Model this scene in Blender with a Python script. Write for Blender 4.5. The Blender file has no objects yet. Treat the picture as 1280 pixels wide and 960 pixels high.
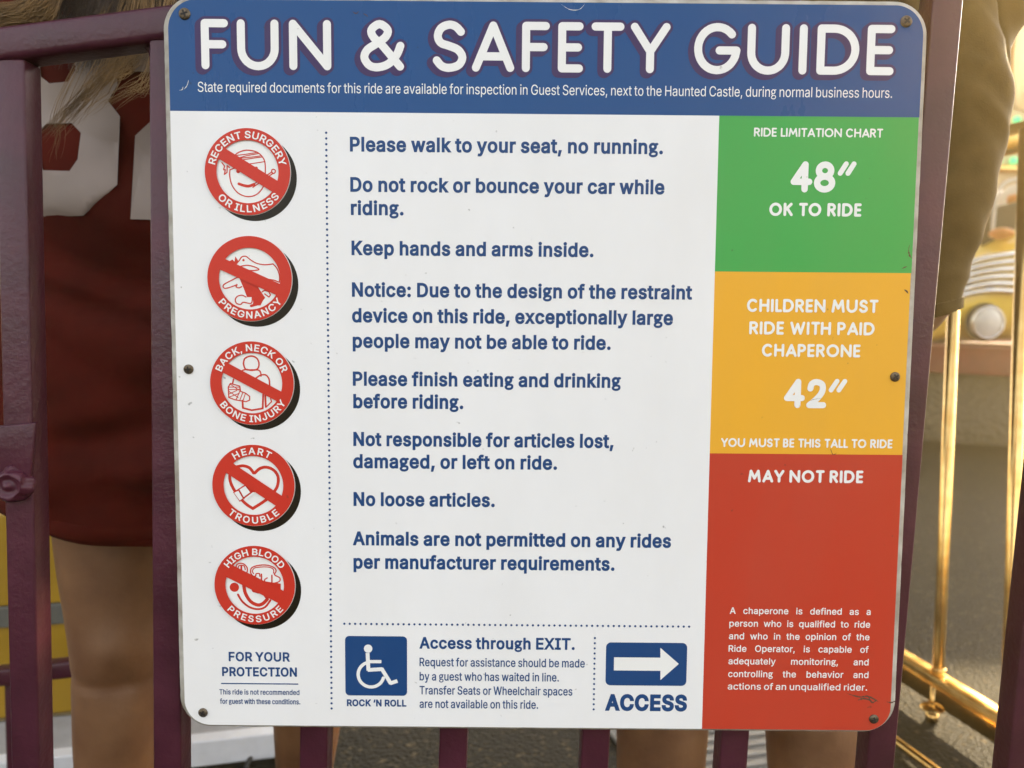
import bpy, bmesh, math, random
from mathutils import Vector, Matrix, noise
from mathutils.geometry import delaunay_2d_cdt
random.seed(7)
scn = bpy.context.scene
COL = scn.collection
R = math.radians

# ------------------------------------------------------------------ camera
FPX = 1000.0                       # focal length in pixels of a 1280 wide frame
CAM = Vector((0.0, 0.0, 0.95))
_dn = Vector((-0.39, 10.09, 1.0)).normalized()        # "down" seen in the camera's own axes
WZ = -_dn
WY = (Vector((0, 0, 1)) - WZ * WZ.z).normalized()
WX = WY.cross(WZ)
C2W = Matrix((WX, WY, WZ))         # camera axes (x right, y down, z forward) -> world
cam = bpy.data.cameras.new('camera')
cam.sensor_width = 36.0
cam.lens = 36.0 * FPX / 1280.0
cam.clip_start = 0.02
cam.clip_end = 900
cam.dof.use_dof = True
cam.dof.focus_distance = 0.64
cam.dof.aperture_fstop = 6.8
co = bpy.data.objects.new('camera', cam)
COL.objects.link(co)
rt = C2W @ Vector((1, 0, 0)); up = C2W @ Vector((0, -1, 0)); bk = C2W @ Vector((0, 0, -1))
co.matrix_world = Matrix(((rt.x, up.x, bk.x, CAM.x), (rt.y, up.y, bk.y, CAM.y), (rt.z, up.z, bk.z, CAM.z), (0, 0, 0, 1)))
scn.camera = co

# ------------------------------------------------------------------ light
SUN_EL, SUN_AZ = 27.0, 42.0        # the sun stands ahead, to the right of the view
world = bpy.data.worlds.new('World')
scn.world = world
world.use_nodes = True
nt = world.node_tree
bg = nt.nodes['Background']
sky = nt.nodes.new('ShaderNodeTexSky')
sky.sky_type = 'NISHITA'
sky.sun_disc = False
sky.sun_elevation = R(SUN_EL)
sky.sun_rotation = R(SUN_AZ)
sky.dust_density = 4.0
sky.air_density = 1.0
sky.ozone_density = 0.6
hs = nt.nodes.new('ShaderNodeHueSaturation')      # thin evening haze: a paler sky
hs.inputs['Saturation'].default_value = 0.33
nt.links.new(sky.outputs[0], hs.inputs['Color'])
nt.links.new(hs.outputs[0], bg.inputs[0])
bg.inputs[1].default_value = 0.15
sd = bpy.data.lights.new('sun', 'SUN')
sd.energy = 2.4
sd.angle = R(0.6)
sd.color = (1.0, 0.77, 0.44)
so = bpy.data.objects.new('sun', sd)
COL.objects.link(so)
so.rotation_euler = (R(90 - SUN_EL), 0, R(180 - SUN_AZ))
scn.view_settings.view_transform = 'Standard'
scn.view_settings.look = 'None'
scn.view_settings.gamma = 1.0
scn.view_settings.exposure = 2.42

# ------------------------------------------------------------------ helpers
def ray(px, py):
    return (C2W @ Vector(((px - 640) / FPX, (py - 480) / FPX, 1.0)))
def at(px, py, y):                 # point on the vertical plane y = const
    d = ray(px, py); return CAM + d * (y / d.y)
def gnd(px, py, z=0.0):            # point on the level plane z = const
    d = ray(px, py); return CAM + d * ((z - CAM.z) / d.z)

def obj(name, me, mat=None, parent=None, label=None):
    o = bpy.data.objects.new(name, me)
    COL.objects.link(o)
    if mat is not None and not me.materials:
        me.materials.append(mat)
    if parent is not None:
        o.parent = parent
    if label: o['label'] = label
    return o
def tag(o, label=None, cat=None, group=None, kind=None):
    if label: o['label'] = label
    if cat: o['category'] = cat
    if group: o['group'] = group
    if kind: o['kind'] = kind
    return o
def empty(name, loc=(0, 0, 0)):
    o = bpy.data.objects.new(name, None)
    COL.objects.link(o); o.location = loc; o.empty_display_size = 0.05
    return o
def mesh(name, verts, faces, smooth=False):
    me = bpy.data.meshes.new(name)
    me.from_pydata([tuple(v) for v in verts], [], faces)
    if smooth:
        me.polygons.foreach_set('use_smooth', [True] * len(me.polygons))
    me.update()
    return me
def bm_mesh(name, bm, smooth=False):
    me = bpy.data.meshes.new(name)
    bm.to_mesh(me); bm.free()
    if smooth:
        me.polygons.foreach_set('use_smooth', [True] * len(me.polygons))
    return me
def box_bm(corners, bevel=0.0, seg=2):
    """corners: 8 points, bottom loop of four then top loop of four"""
    bm = bmesh.new()
    v = [bm.verts.new(c) for c in corners]
    for f in ((3, 2, 1, 0), (4, 5, 6, 7), (0, 1, 5, 4), (1, 2, 6, 5), (2, 3, 7, 6), (3, 0, 4, 7)):
        bm.faces.new([v[i] for i in f])
    bmesh.ops.recalc_face_normals(bm, faces=bm.faces)
    if bevel:
        bmesh.ops.bevel(bm, geom=list(bm.edges), offset=bevel, segments=seg, affect='EDGES', profile=0.5)
    return bm
def box(x0, x1, y0, y1, z0, z1, bevel=0.0, seg=2):
    return box_bm([(x0, y0, z0), (x1, y0, z0), (x1, y1, z0), (x0, y1, z0), (x0, y0, z1), (x1, y0, z1), (x1, y1, z1), (x0, y1, z1)], bevel, seg)
def bar_bm(a, b, w, h, bevel=0.0, upv=(0, 0, 1)):
    """square section bar from a to b, w across, h along upv"""
    a = Vector(a); b = Vector(b); d = (b - a).normalized(); u = Vector(upv)
    s = d.cross(u).normalized(); u = s.cross(d).normalized()
    c = []
    for p in (a, b):
        c.append([p - s * w / 2 - u * h / 2, p + s * w / 2 - u * h / 2, p + s * w / 2 + u * h / 2, p - s * w / 2 + u * h / 2])
    return box_bm(c[0] + c[1], bevel)
def tube_geo(path, rad, n=16, cap=True):
    """round tube along a path; rad a number or a list"""
    P = [Vector(p) for p in path]
    if not hasattr(rad, '__len__'): rad = [rad] * len(P)
    V = []; F = []
    t0 = (P[1] - P[0]).normalized()
    ref = Vector((0, 0, 1)) if abs(t0.z) < 0.9 else Vector((1, 0, 0))
    nrm = t0.cross(ref).normalized()
    for i, p in enumerate(P):
        t = (P[min(i + 1, len(P) - 1)] - P[max(i - 1, 0)]).normalized()
        nrm = (nrm - t * nrm.dot(t)).normalized()
        bn = t.cross(nrm)
        for k in range(n):
            a = 2 * math.pi * k / n
            V.append(p + (nrm * math.cos(a) + bn * math.sin(a)) * rad[i])
    for i in range(len(P) - 1):
        for k in range(n):
            k2 = (k + 1) % n
            F.append((i * n + k, i * n + k2, (i + 1) * n + k2, (i + 1) * n + k))
    if cap:
        F.append(tuple(range(n - 1, -1, -1)))
        F.append(tuple(range((len(P) - 1) * n, len(P) * n)))
    return V, F
def tube(name, path, rad, mat, parent=None, n=16):
    V, F = tube_geo(path, rad, n)
    return obj(name, mesh(name, V, F, True), mat, parent)
def cr(pts, k=6, closed=False):
    """Catmull-Rom through points"""
    P = [Vector(p) for p in pts]; n = len(P); out = []
    rng = range(n) if closed else range(n - 1)
    for i in rng:
        p0 = P[(i - 1) % n] if closed or i > 0 else P[0]
        p1 = P[i]; p2 = P[(i + 1) % n]
        p3 = P[(i + 2) % n] if closed or i + 2 < n else P[-1]
        for j in range(k):
            t = j / k
            out.append(0.5 * ((2 * p1) + (p2 - p0) * t + (2 * p0 - 5 * p1 + 4 * p2 - p3) * t * t + (-p0 + 3 * p1 - 3 * p2 + p3) * t ** 3))
    if not closed: out.append(P[-1])
    return out

# ------------------------------------------------------------------ materials
def material(name, color, rough=0.5, metal=0.0, noise_scale=0, noise_amt=0.0, bump=0.0, bump_scale=200, coat=0.0,
             color2=None, emit=None, spec=None, sss=0.0, trans=0.0, rough_var=0.0, bump_dist=0.001, detail=4.0):
    m = bpy.data.materials.new(name); m.use_nodes = True
    t = m.node_tree; b = t.nodes['Principled BSDF']
    b.inputs['Base Color'].default_value = (*color, 1)
    b.inputs['Roughness'].default_value = rough
    b.inputs['Metallic'].default_value = metal
    if coat: b.inputs['Coat Weight'].default_value = coat; b.inputs['Coat Roughness'].default_value = 0.12
    if spec is not None: b.inputs['Specular IOR Level'].default_value = spec
    if sss:
        b.inputs['Subsurface Weight'].default_value = sss; b.inputs['Subsurface Radius'].default_value = (0.02, 0.008, 0.004); b.inputs['Subsurface Scale'].default_value = 0.5
    if emit: b.inputs['Emission Color'].default_value = (*emit[:3], 1); b.inputs['Emission Strength'].default_value = emit[3]
    tc = t.nodes.new('ShaderNodeTexCoord')
    if noise_scale:
        n = t.nodes.new('ShaderNodeTexNoise'); n.inputs['Scale'].default_value = noise_scale; n.inputs['Detail'].default_value = detail
        t.links.new(tc.outputs['Object'], n.inputs['Vector'])
        r = t.nodes.new('ShaderNodeValToRGB')
        c2 = color2 or tuple(c * (1 - noise_amt) for c in color)
        r.color_ramp.elements[0].position = 0.3; r.color_ramp.elements[1].position = 0.7
        r.color_ramp.elements[0].color = (*c2, 1); r.color_ramp.elements[1].color = (*color, 1)
        t.links.new(n.outputs['Fac'], r.inputs[0]); t.links.new(r.outputs[0], b.inputs['Base Color'])
        if rough_var:
            mr = t.nodes.new('ShaderNodeMapRange'); mr.inputs['To Min'].default_value = rough - rough_var; mr.inputs['To Max'].default_value = rough + rough_var
            t.links.new(n.outputs['Fac'], mr.inputs['Value']); t.links.new(mr.outputs[0], b.inputs['Roughness'])
    if bump:
        n2 = t.nodes.new('ShaderNodeTexNoise'); n2.inputs['Scale'].default_value = bump_scale; n2.inputs['Detail'].default_value = 3
        t.links.new(tc.outputs['Object'], n2.inputs['Vector'])
        bp = t.nodes.new('ShaderNodeBump'); bp.inputs['Strength'].default_value = bump; bp.inputs['Distance'].default_value = bump_dist
        t.links.new(n2.outputs['Fac'], bp.inputs['Height']); t.links.new(bp.outputs[0], b.inputs['Normal'])
        if coat: t.links.new(bp.outputs[0], b.inputs['Coat Normal'])
    if trans:
        tr = t.nodes.new('ShaderNodeBsdfTranslucent'); tr.inputs[0].default_value = (*color, 1)
        mx = t.nodes.new('ShaderNodeMixShader'); mx.inputs[0].default_value = trans
        t.links.new(b.outputs[0], mx.inputs[1]); t.links.new(tr.outputs[0], mx.inputs[2])
        t.links.new(mx.outputs[0], t.nodes['Material Output'].inputs['Surface'])
    return m

def vinyl(name, color, dirt=(0.35, 0.33, 0.28), amount=0.05, rough=0.32):
    """printed sign film: faint cloudy fade, small specks of dirt, waviness in the gloss"""
    m = bpy.data.materials.new(name); m.use_nodes = True
    t = m.node_tree; b = t.nodes['Principled BSDF']; L = t.links.new
    b.inputs['Roughness'].default_value = rough
    b.inputs['Specular IOR Level'].default_value = 0.2
    tc = t.nodes.new('ShaderNodeTexCoord')
    n = t.nodes.new('ShaderNodeTexNoise'); n.inputs['Scale'].default_value = 7; n.inputs['Detail'].default_value = 7; n.inputs['Roughness'].default_value = 0.6
    mp = t.nodes.new('ShaderNodeMapping'); mp.inputs['Scale'].default_value = (1.6, .55, 1); mp.inputs['Rotation'].default_value = (0, 0, .25)
    L(tc.outputs['Object'], mp.inputs['Vector']); L(mp.outputs[0], n.inputs['Vector'])
    mr = t.nodes.new('ShaderNodeMapRange'); mr.inputs['From Min'].default_value = 0.35; mr.inputs['From Max'].default_value = 0.75
    mr.inputs['To Min'].default_value = 0.0; mr.inputs['To Max'].default_value = amount
    L(n.outputs['Fac'], mr.inputs['Value'])
    mx = t.nodes.new('ShaderNodeMix'); mx.data_type = 'RGBA'
    mx.inputs[6].default_value = (*color, 1); mx.inputs[7].default_value = (*dirt, 1)
    L(mr.outputs[0], mx.inputs[0])
    n3 = t.nodes.new('ShaderNodeTexNoise'); n3.inputs['Scale'].default_value = 140; n3.inputs['Detail'].default_value = 2
    L(tc.outputs['Object'], n3.inputs['Vector'])
    mr3 = t.nodes.new('ShaderNodeMapRange'); mr3.inputs['From Min'].default_value = 0.735; mr3.inputs['From Max'].default_value = 0.79
    mr3.inputs['To Max'].default_value = 0.6
    L(n3.outputs['Fac'], mr3.inputs['Value'])
    mx2 = t.nodes.new('ShaderNodeMix'); mx2.data_type = 'RGBA'
    mx2.inputs[7].default_value = (*[c * 0.35 for c in dirt], 1)
    L(mr3.outputs[0], mx2.inputs[0]); L(mx.outputs[2], mx2.inputs[6]); L(mx2.outputs[2], b.inputs['Base Color'])
    n2 = t.nodes.new('ShaderNodeTexNoise'); n2.inputs['Scale'].default_value = 28; n2.inputs['Detail'].default_value = 5
    L(tc.outputs['Object'], n2.inputs['Vector'])
    bp = t.nodes.new('ShaderNodeBump'); bp.inputs['Strength'].default_value = 0.25; bp.inputs['Distance'].default_value = 0.0012
    L(n2.outputs['Fac'], bp.inputs['Height']); L(bp.outputs[0], b.inputs['Normal'])
    rv = t.nodes.new('ShaderNodeMapRange'); rv.inputs['To Min'].default_value = rough - 0.1; rv.inputs['To Max'].default_value = rough + 0.12
    L(n.outputs['Fac'], rv.inputs['Value']); L(rv.outputs[0], b.inputs['Roughness'])
    return m

M_white = vinyl('white_print', (0.81, 0.81, 0.81), dirt=(0.45, 0.43, 0.38), amount=0.13)
M_lw = vinyl('white_letter', (0.82, 0.82, 0.80), amount=0.08)
M_blue = vinyl('blue_print', (0.007, 0.066, 0.215), dirt=(0.05, 0.11, 0.24), amount=0.15, rough=0.28)
M_purple_ink = vinyl('purple_print', (0.045, 0.022, 0.095), dirt=(0.1, 0.1, 0.14), amount=0.2)
M_navy = vinyl('navy_letter', (0.012, 0.058, 0.185), dirt=(0.05, 0.09, 0.2), amount=0.1)
M_green = vinyl('green_print', (0.048, 0.36, 0.075), dirt=(0.14, 0.3, 0.09), amount=0.2)
M_orange = vinyl('orange_print', (0.80, 0.40, 0.030), dirt=(0.45, 0.30, 0.10), amount=0.14)
M_red = vinyl('red_print', (0.50, 0.045, 0.022), dirt=(0.35, 0.12, 0.08), amount=0.15)
M_badge = vinyl('badge_red_print', (0.56, 0.035, 0.02), dirt=(0.35, 0.12, 0.08), amount=0.1)
M_black = vinyl('black_print', (0.012, 0.009, 0.005), dirt=(0.04, 0.03, 0.02), amount=0.2)
M_edge = material('worn_plastic_edge', (0.50, 0.48, 0.43), 0.6, noise_scale=55, color2=(0.26, 0.23, 0.18), bump=0.6, bump_scale=120, bump_dist=0.0008, detail=10)
M_screw = material('rusty_steel', (0.16, 0.13, 0.09), 0.45, 0.7, noise_scale=400, color2=(0.07, 0.045, 0.025), bump=0.4, bump_scale=900, bump_dist=0.0003)
M_recess = material('recess_shade', (0.015, 0.012, 0.01), 0.8)  # flat near-black cross; the shade of the screw slots is in its colour
M_paint = material('purple_paint', (0.072, 0.015, 0.029), 0.36, noise_scale=22, color2=(0.045, 0.009, 0.018), spec=0.35, bump=0.4, bump_scale=200, bump_dist=0.0012, coat=0.0, rough_var=0.1)
M_brass = material('polished_brass', (0.88, 0.62, 0.25), 0.16, 1.0, noise_scale=30, color2=(0.72, 0.42, 0.12), rough_var=0.06)
M_skin = material('skin', (0.235, 0.118, 0.052), 0.5, noise_scale=13, color2=(0.14, 0.060, 0.026), bump=0.4, bump_scale=130, bump_dist=0.001, detail=9, sss=0.12)
M_jersey = material('maroon_mesh_cloth', (0.078, 0.006, 0.0018), 0.9, spec=0.15, noise_scale=14, color2=(0.045, 0.0035, 0.001), bump=0.35, bump_scale=700, bump_dist=0.0006)
M_number = material('white_number_print', (0.27, 0.21, 0.175), 0.6, noise_scale=20, noise_amt=0.1, bump=0.3, bump_scale=700, bump_dist=0.0004)
M_short = material('denim', (0.03, 0.04, 0.07), 0.85, noise_scale=90, noise_amt=0.4, bump=0.3, bump_scale=500)
M_jacket = material('olive_brown_cloth', (0.105, 0.070, 0.020), 0.8, spec=.2, noise_scale=40, color2=(0.08, 0.053, 0.015), bump=0.4, bump_scale=600, bump_dist=0.0008)
M_shoe = material('shoe_canvas', (0.05, 0.05, 0.05), 0.8, noise_scale=60, noise_amt=0.3)
M_hair = material('blond_hair', (0.30, 0.175, 0.06), 0.42, noise_scale=35, color2=(0.10, 0.055, 0.018))
M_hair2 = material('brown_hair', (0.07, 0.04, 0.02), 0.45, noise_scale=35, color2=(0.04, 0.022, 0.01))

# ------------------------------------------------------------------ ground
def ground_mat():
    m = bpy.data.materials.new('asphalt'); m.use_nodes = True
    t = m.node_tree; b = t.nodes['Principled BSDF']; L = t.links.new
    tc = t.nodes.new('ShaderNodeTexCoord')
    n = t.nodes.new('ShaderNodeTexNoise'); n.inputs['Scale'].default_value = 2.2; n.inputs['Detail'].default_value = 8
    L(tc.outputs['Object'], n.inputs['Vector'])
    r = t.nodes.new('ShaderNodeValToRGB'); r.color_ramp.elements[0].position = .3; r.color_ramp.elements[1].position = .75
    r.color_ramp.elements[0].color = (.011, .0095, .0055, 1); r.color_ramp.elements[1].color = (.024, .020, .011, 1)
    L(n.outputs['Fac'], r.inputs[0])
    v = t.nodes.new('ShaderNodeTexVoronoi'); v.inputs['Scale'].default_value = 110
    L(tc.outputs['Object'], v.inputs['Vector'])
    r2 = t.nodes.new('ShaderNodeValToRGB'); r2.color_ramp.elements[0].position = .0; r2.color_ramp.elements[1].position = .6
    r2.color_ramp.elements[0].color = (.15, .135, .10, 1); r2.color_ramp.elements[1].color = (1, 1, 1, 1)
    mx = t.nodes.new('ShaderNodeMix'); mx.data_type = 'RGBA'; mx.blend_type = 'MIX'
    vc = t.nodes.new('ShaderNodeMapRange'); vc.inputs['From Min'].default_value = .75; vc.inputs['From Max'].default_value = .95; vc.inputs['To Max'].default_value = .7
    L(v.outputs['Color'], vc.inputs['Value']); L(vc.outputs[0], mx.inputs[0]); L(r.outputs[0], mx.inputs[6]); mx.inputs[7].default_value = (.16, .12, .06, 1)
    L(mx.outputs[2], b.inputs['Base Color'])
    b.inputs['Roughness'].default_value = 0.5; b.inputs['Specular IOR Level'].default_value = 0.06
    n2 = t.nodes.new('ShaderNodeTexNoise'); n2.inputs['Scale'].default_value = 95; n2.inputs['Detail'].default_value = 6
    L(tc.outputs['Object'], n2.inputs['Vector'])
    bp = t.nodes.new('ShaderNodeBump'); bp.inputs['Strength'].default_value = 0.9; bp.inputs['Distance'].default_value = 0.010
    L(n2.outputs['Fac'], bp.inputs['Height']); L(bp.outputs[0], b.inputs['Normal'])
    return m
M_ground = ground_mat()
g = obj('ground', mesh('ground', [(-70, -50, 0), (70, -50, 0), (70, 90, 0), (-70, 90, 0)], [(0, 1, 2, 3)]), M_ground)
tag(g, 'dark rough asphalt under the railings', kind='structure')

# ------------------------------------------------------------------ the purple railing the sign hangs on
FY = None
YF = 0.668                         # front faces of the pickets
rail = empty('purple_railing', (at(566, 935, YF).x, YF + .0125, 0))
tag(rail, 'thickly painted purple railing of square pickets right behind the sign', 'railing')
pk = []
for q in (-325, -147, 30.5, 208.5, 391.5, 566, 744.5, 918.5, 1103, 1281, 1460, 1640):
    pk.append(at(q, 935, YF).x)
def child(o, root):
    o.parent = root; o.matrix_parent_inverse = Matrix.Translation(-Vector(root.location)); return o
PW = 0.0245
z0r = at(0, 55, YF).z; z1r = at(200, 29, YF).z; x0r = at(0, 55, YF).x; x1r = at(200, 29, YF).x
slope = (z1r - z0r) / (x1r - x0r)
railz = lambda x: z0r + slope * (x - x0r)
for i, x in enumerate(pk):
    top = railz(x) - .012
    me = bm_mesh('picket', box(x - PW / 2, x + PW / 2, YF, YF + PW, 0.10, top, 0.0022, 3), True)
    child(obj('picket', me, M_paint), rail)
def sloped(name, xa, xb, za, zb, h, y0, y1, bev):
    bm = box_bm([(xa, y0, za - h / 2), (xb, y0, zb - h / 2), (xb, y1, zb - h / 2), (xa, y1, za - h / 2), (xa, y0, za + h / 2), (xb, y0, zb + h / 2), (xb, y1, zb + h / 2), (xa, y1, za + h / 2)], bev, 4)
    return child(obj(name, bm_mesh(name, bm, True), M_paint), rail)
xe = pk[-1] + .05
sloped('top_rail', pk[0] - .05, xe, railz(pk[0] - .05), railz(xe), .0275, YF - .003, YF + PW + .003, .006)
sloped('bottom_rail', pk[0] - .05, pk[-1] + .05, 0.105, .105, .030, YF - .003, YF + PW + .003, .004)
# weld fillets under the rail, latch plate with its lumpy weld on the left picket
for x in (pk[3],):
    for s in (-1,):
        V, F = tube_geo(cr([(x + s * .0135, YF + .012, railz(x) - .030), (x + s * .0150, YF + .012, railz(x) - .020), (x + s * .020, YF + .012, railz(x) - .0145)], 4), [.003] * 9, 8)
        child(obj('weld_fillet', mesh('weld_fillet', V, F, True), M_paint), rail)
a = at(45, 528, YF - .004); b = at(36, 622, YF - .004)
bm = box_bm([(a.x - .075, YF - .005, b.z + .004), (b.x, YF - .005, b.z), (b.x, YF, b.z), (a.x - .075, YF, b.z + .004), (a.x - .075, YF - .005, a.z - .010), (a.x, YF - .005, a.z), (a.x, YF, a.z), (a.x - .075, YF, a.z - .010)], .0015, 2)
child(obj('latch_plate', bm_mesh('latch_plate', bm, True), M_paint), rail)
c = at(16, 606, YF - .006)
bm = bmesh.new(); bmesh.ops.create_icosphere(bm, subdivisions=4, radius=1)
for v in bm.verts:
    d = 1 + .22 * noise.noise(v.co * 2.3) + .10 * noise.noise(v.co * 6)
    rr = math.hypot(v.co.x, v.co.z)
    v.co = Vector((c.x + v.co.x * .017 * d, c.y + v.co.y * .0075 * d - .0025 * math.cos(rr * 9), c.z + v.co.z * .015 * d))
child(obj('weld_bead', bm_mesh('weld_bead', bm, True), M_paint), rail)

# ------------------------------------------------------------------ people
def skinned(name, V, E, rad, root=0, sub=4):
    me = bpy.data.meshes.new(name); me.from_pydata([tuple(v) for v in V], E, [])
    o = bpy.data.objects.new(name, me); COL.objects.link(o)
    md = o.modifiers.new('s', 'SKIN')
    for i, r in enumerate(rad):
        me.skin_vertices[0].data[i].radius = (r, r) if not hasattr(r, '__len__') else r
        me.skin_vertices[0].data[i].use_root = (i == root)
    md.use_smooth_shade = True
    s = o.modifiers.new('u', 'SUBSURF'); s.levels = s.render_levels = sub
    dg = bpy.context.evaluated_depsgraph_get()
    res = bpy.data.meshes.new_from_object(o.evaluated_get(dg))
    bpy.data.objects.remove(o)
    res.polygons.foreach_set('use_smooth', [True] * len(res.polygons))
    return res

def figure(J, k):
    """J: joint positions (world). returns skin mesh of a whole body with face bumps, hands and feet; k scales radii"""
    V = []; E = []; Rd = []
    def add(p, r, par=None):
        V.append(Vector(p)); Rd.append((r[0] * k, r[1] * k) if hasattr(r, '__len__') else r * k)
        if par is not None: E.append((par, len(V) - 1))
        return len(V) - 1
    pel = add(J['pelvis'], (.15, .12)); bel = add(J['belly'], (.13, .105), pel); che = add(J['chest'], (.145, .11), bel)
    uch = add(J['upper'], (.12, .09), che); nk = add(J['neck'], .053, uch); nk2 = add(J['neck'] + Vector((0, 0, .06 * k)), .055, nk)
    f = J['face']                   # unit vector the face looks along
    h1 = add(J['head'] + f * .015 * k - Vector((0, 0, .045 * k)), .074, nk2); h2 = add(J['head'], (.083, .098), h1); h3 = add(J['head'] + Vector((0, 0, .06 * k)), .07, h2)
    add(J['head'] + f * .092 * k - Vector((0, 0, .008 * k)), .014, h2)                    # nose
    add(J['head'] + f * .078 * k - Vector((0, 0, .052 * k)), .018, h1)                    # mouth and chin
    sd_ = Vector((f.y, -f.x, 0))
    for s in (-1, 1): add(J['head'] + sd_ * .086 * s * k - Vector((0, 0, .008 * k)), (.02, .008), h2)
    for s in 'lr':
        hip = add(J['hip_' + s], .095, pel)
        th = add((J['hip_' + s] * .55 + J['knee_' + s] * .45), .086, hip)
        th2 = add((J['hip_' + s] * .2 + J['knee_' + s] * .8), .068, th)
        kn = add(J['knee_' + s], .062, th2)
        cf = add(J['knee_' + s] * .72 + J['ank_' + s] * .28 + Vector((0, -.012 * k, 0)), .058, kn)
        cf2 = add(J['knee_' + s] * .35 + J['ank_' + s] * .65, .044, cf)
        an = add(J['ank_' + s], .035, cf2)
        fb = add(J['ank_' + s] + J['face'] * .10 * k + Vector((0, 0, -.045 * k)), (.038, .026), an)
        add(J['ank_' + s] + J['face'] * .17 * k + Vector((0, 0, -.055 * k)), (.034, .018), fb)
        sh = add(J['sho_' + s], .062, uch); ua = add(J['sho_' + s] * .5 + J['elb_' + s] * .5, .047, sh); el = add(J['elb_' + s], .042, ua)
        fa = add(J['elb_' + s] * .6 + J['wri_' + s] * .4, .038, el); wr = add(J['wri_' + s], (.027, .021), fa)
        d = J.get('hdir_' + s) or (J['wri_' + s] - J['elb_' + s]).normalized()
        pl = add(J['wri_' + s] + d * .055 * k, (.034, .017), wr)
        across = d.cross(f).normalized() if abs(d.dot(f)) < .9 else Vector((1, 0, 0))
        across = f - d * f.dot(d); across.normalize()
        kn_ = add(J['wri_' + s] + d * .085 * k, (.036, .014), pl)
        inn = Vector((-1 if s == 'r' else 1, 0, 0)) if abs(d.z) > .6 else Vector((0, 0, -1))
        for q, ln in ((-.028, .062), (-.010, .078), (.009, .084), (.027, .074)):
            b0 = add(J['wri_' + s] + d * .098 * k + across * q * k, .0095, kn_)
            m = add(J['wri_' + s] + d * (.098 + ln * .5) * k + across * q * 1.1 * k + inn * .006 * k, .0086, b0)
            add(J['wri_' + s] + d * (.098 + ln * .95) * k + across * q * 1.1 * k + inn * .024 * k, .0072, m)
        t0 = add(J['wri_' + s] + d * .04 * k + across * .034 * k + inn * .01 * k, .012, pl)
        t1 = add(J['wri_' + s] + d * .072 * k + across * .056 * k + inn * .016 * k, .0105, t0)
        add(J['wri_' + s] + d * .105 * k + across * .060 * k + inn * .020 * k, .0085, t1)
    return skinned('body', V, E, Rd)

def loft(rings, closed_bottom=False, closed_top=False):
    n = len(rings[0]); V = []; F = []
    for r in rings: V += r
    for i in range(len(rings) - 1):
        for q in range(n):
            q2 = (q + 1) % n
            F.append((i * n + q, i * n + q2, (i + 1) * n + q2, (i + 1) * n + q))
    if closed_bottom: F.append(tuple(range(n - 1, -1, -1)))
    if closed_top: F.append(tuple(range((len(rings) - 1) * n, len(rings) * n)))
    return V, F

def sleeve_geo(path, rad, n=28, amp=.006, freq=16, seed=0, squash=1.0, steps=60):
    """cloth tube along a path with crosswise folds"""
    P = cr(path, max(3, steps // (len(path) - 1)))
    RR = []
    m = len(path) - 1
    for i in range(len(P)):
        t = i / (len(P) - 1) * m; j = min(int(t), m - 1); f = t - j
        RR.append(rad[j] * (1 - f) + rad[j + 1] * f)
    V, F = tube_geo(P, RR, n, cap=False)
    for i, v in enumerate(V):
        ax = P[i // n]; d = (v - ax)
        nz = noise.noise(Vector((v.x * freq * .5 + seed, v.y * freq * .5, v.z * freq * 1.6 + v.x * freq * .9)))
        nz = (1 - abs(nz) * 2.2)
        V[i] = v + d.normalized() * amp * nz
    return V, F
def join_geo(parts):
    V = []; F = []
    for v, f in parts:
        b = len(V); V += v; F += [tuple(b + i for i in q) for q in f]
    return V, F
def solid(name, V, F, mat, parent, th=.0025):
    o = obj(name, mesh(name, V, F, True), mat, parent)
    md = o.modifiers.new('thickness', 'SOLIDIFY'); md.thickness = th; md.offset = -1
    return o
def hair_strands(n, gen, rad):
    V = []; F = []
    for i in range(n):
        p = gen(i); P = cr(p, 5); w_ = random.uniform(0, 6.3); am = random.uniform(.001, .004)
        P = [q + Vector((am * math.sin(w_ + j * .5), 0, am * .5 * math.cos(w_ + j * .4))) * min(1, j / 8) for j, q in enumerate(P)]
        r = rad * random.uniform(.6, 1.3)
        rr = [r * (1 - .85 * (j / (len(P) - 1)) ** 2) for j in range(len(P))]
        v, f = tube_geo(P, rr, 3, cap=False); b = len(V); V += v; F += [tuple(b + q for q in g_) for g_ in f]
    return V, F

# --- person in the maroon jersey, back to us, standing just beyond the railing
w1 = empty('person', (at(225, 500, 1.0).x, 1.0, 0))
tag(w1, 'person with long blond hair in a maroon jersey with large white numbers, behind the railing', 'person')
cx1 = w1.location.x; cy1 = 1.0; k1_ = 0.96
kl = at(152, 845, .965); kr = at(392, 905, 1.10)
al = at(152, 1150, .985); al.z = .085; ar_ = at(372, 1150, 1.16); ar_.z = .085
J = dict(pelvis=Vector((cx1, cy1 + .01, .88)), belly=Vector((cx1, cy1, 1.02)), chest=Vector((cx1, cy1, 1.17)), upper=Vector((cx1, cy1, 1.30)), neck=Vector((cx1, cy1 + .01, 1.375)),
         head=Vector((cx1 - .01, cy1 + .03, 1.50)), face=Vector((0, 1, 0)),
         hip_l=Vector((cx1 - .085, cy1, .83)), hip_r=Vector((cx1 + .09, cy1 + .02, .83)), knee_l=Vector((kl.x, .965, .47)), knee_r=Vector((kr.x, 1.10, .47)),
         ank_l=al, ank_r=ar_, sho_l=Vector((cx1 - .17, cy1, 1.31)), sho_r=Vector((cx1 + .17, cy1, 1.31)),
         elb_l=Vector((cx1 - .255, cy1 + .03, 1.04)), elb_r=Vector((cx1 + .22, cy1 + .08, 1.06)), wri_l=Vector((cx1 - .14, cy1 + .24, 1.05)), wri_r=Vector((cx1 + .13, cy1 + .25, 1.05)))
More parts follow.
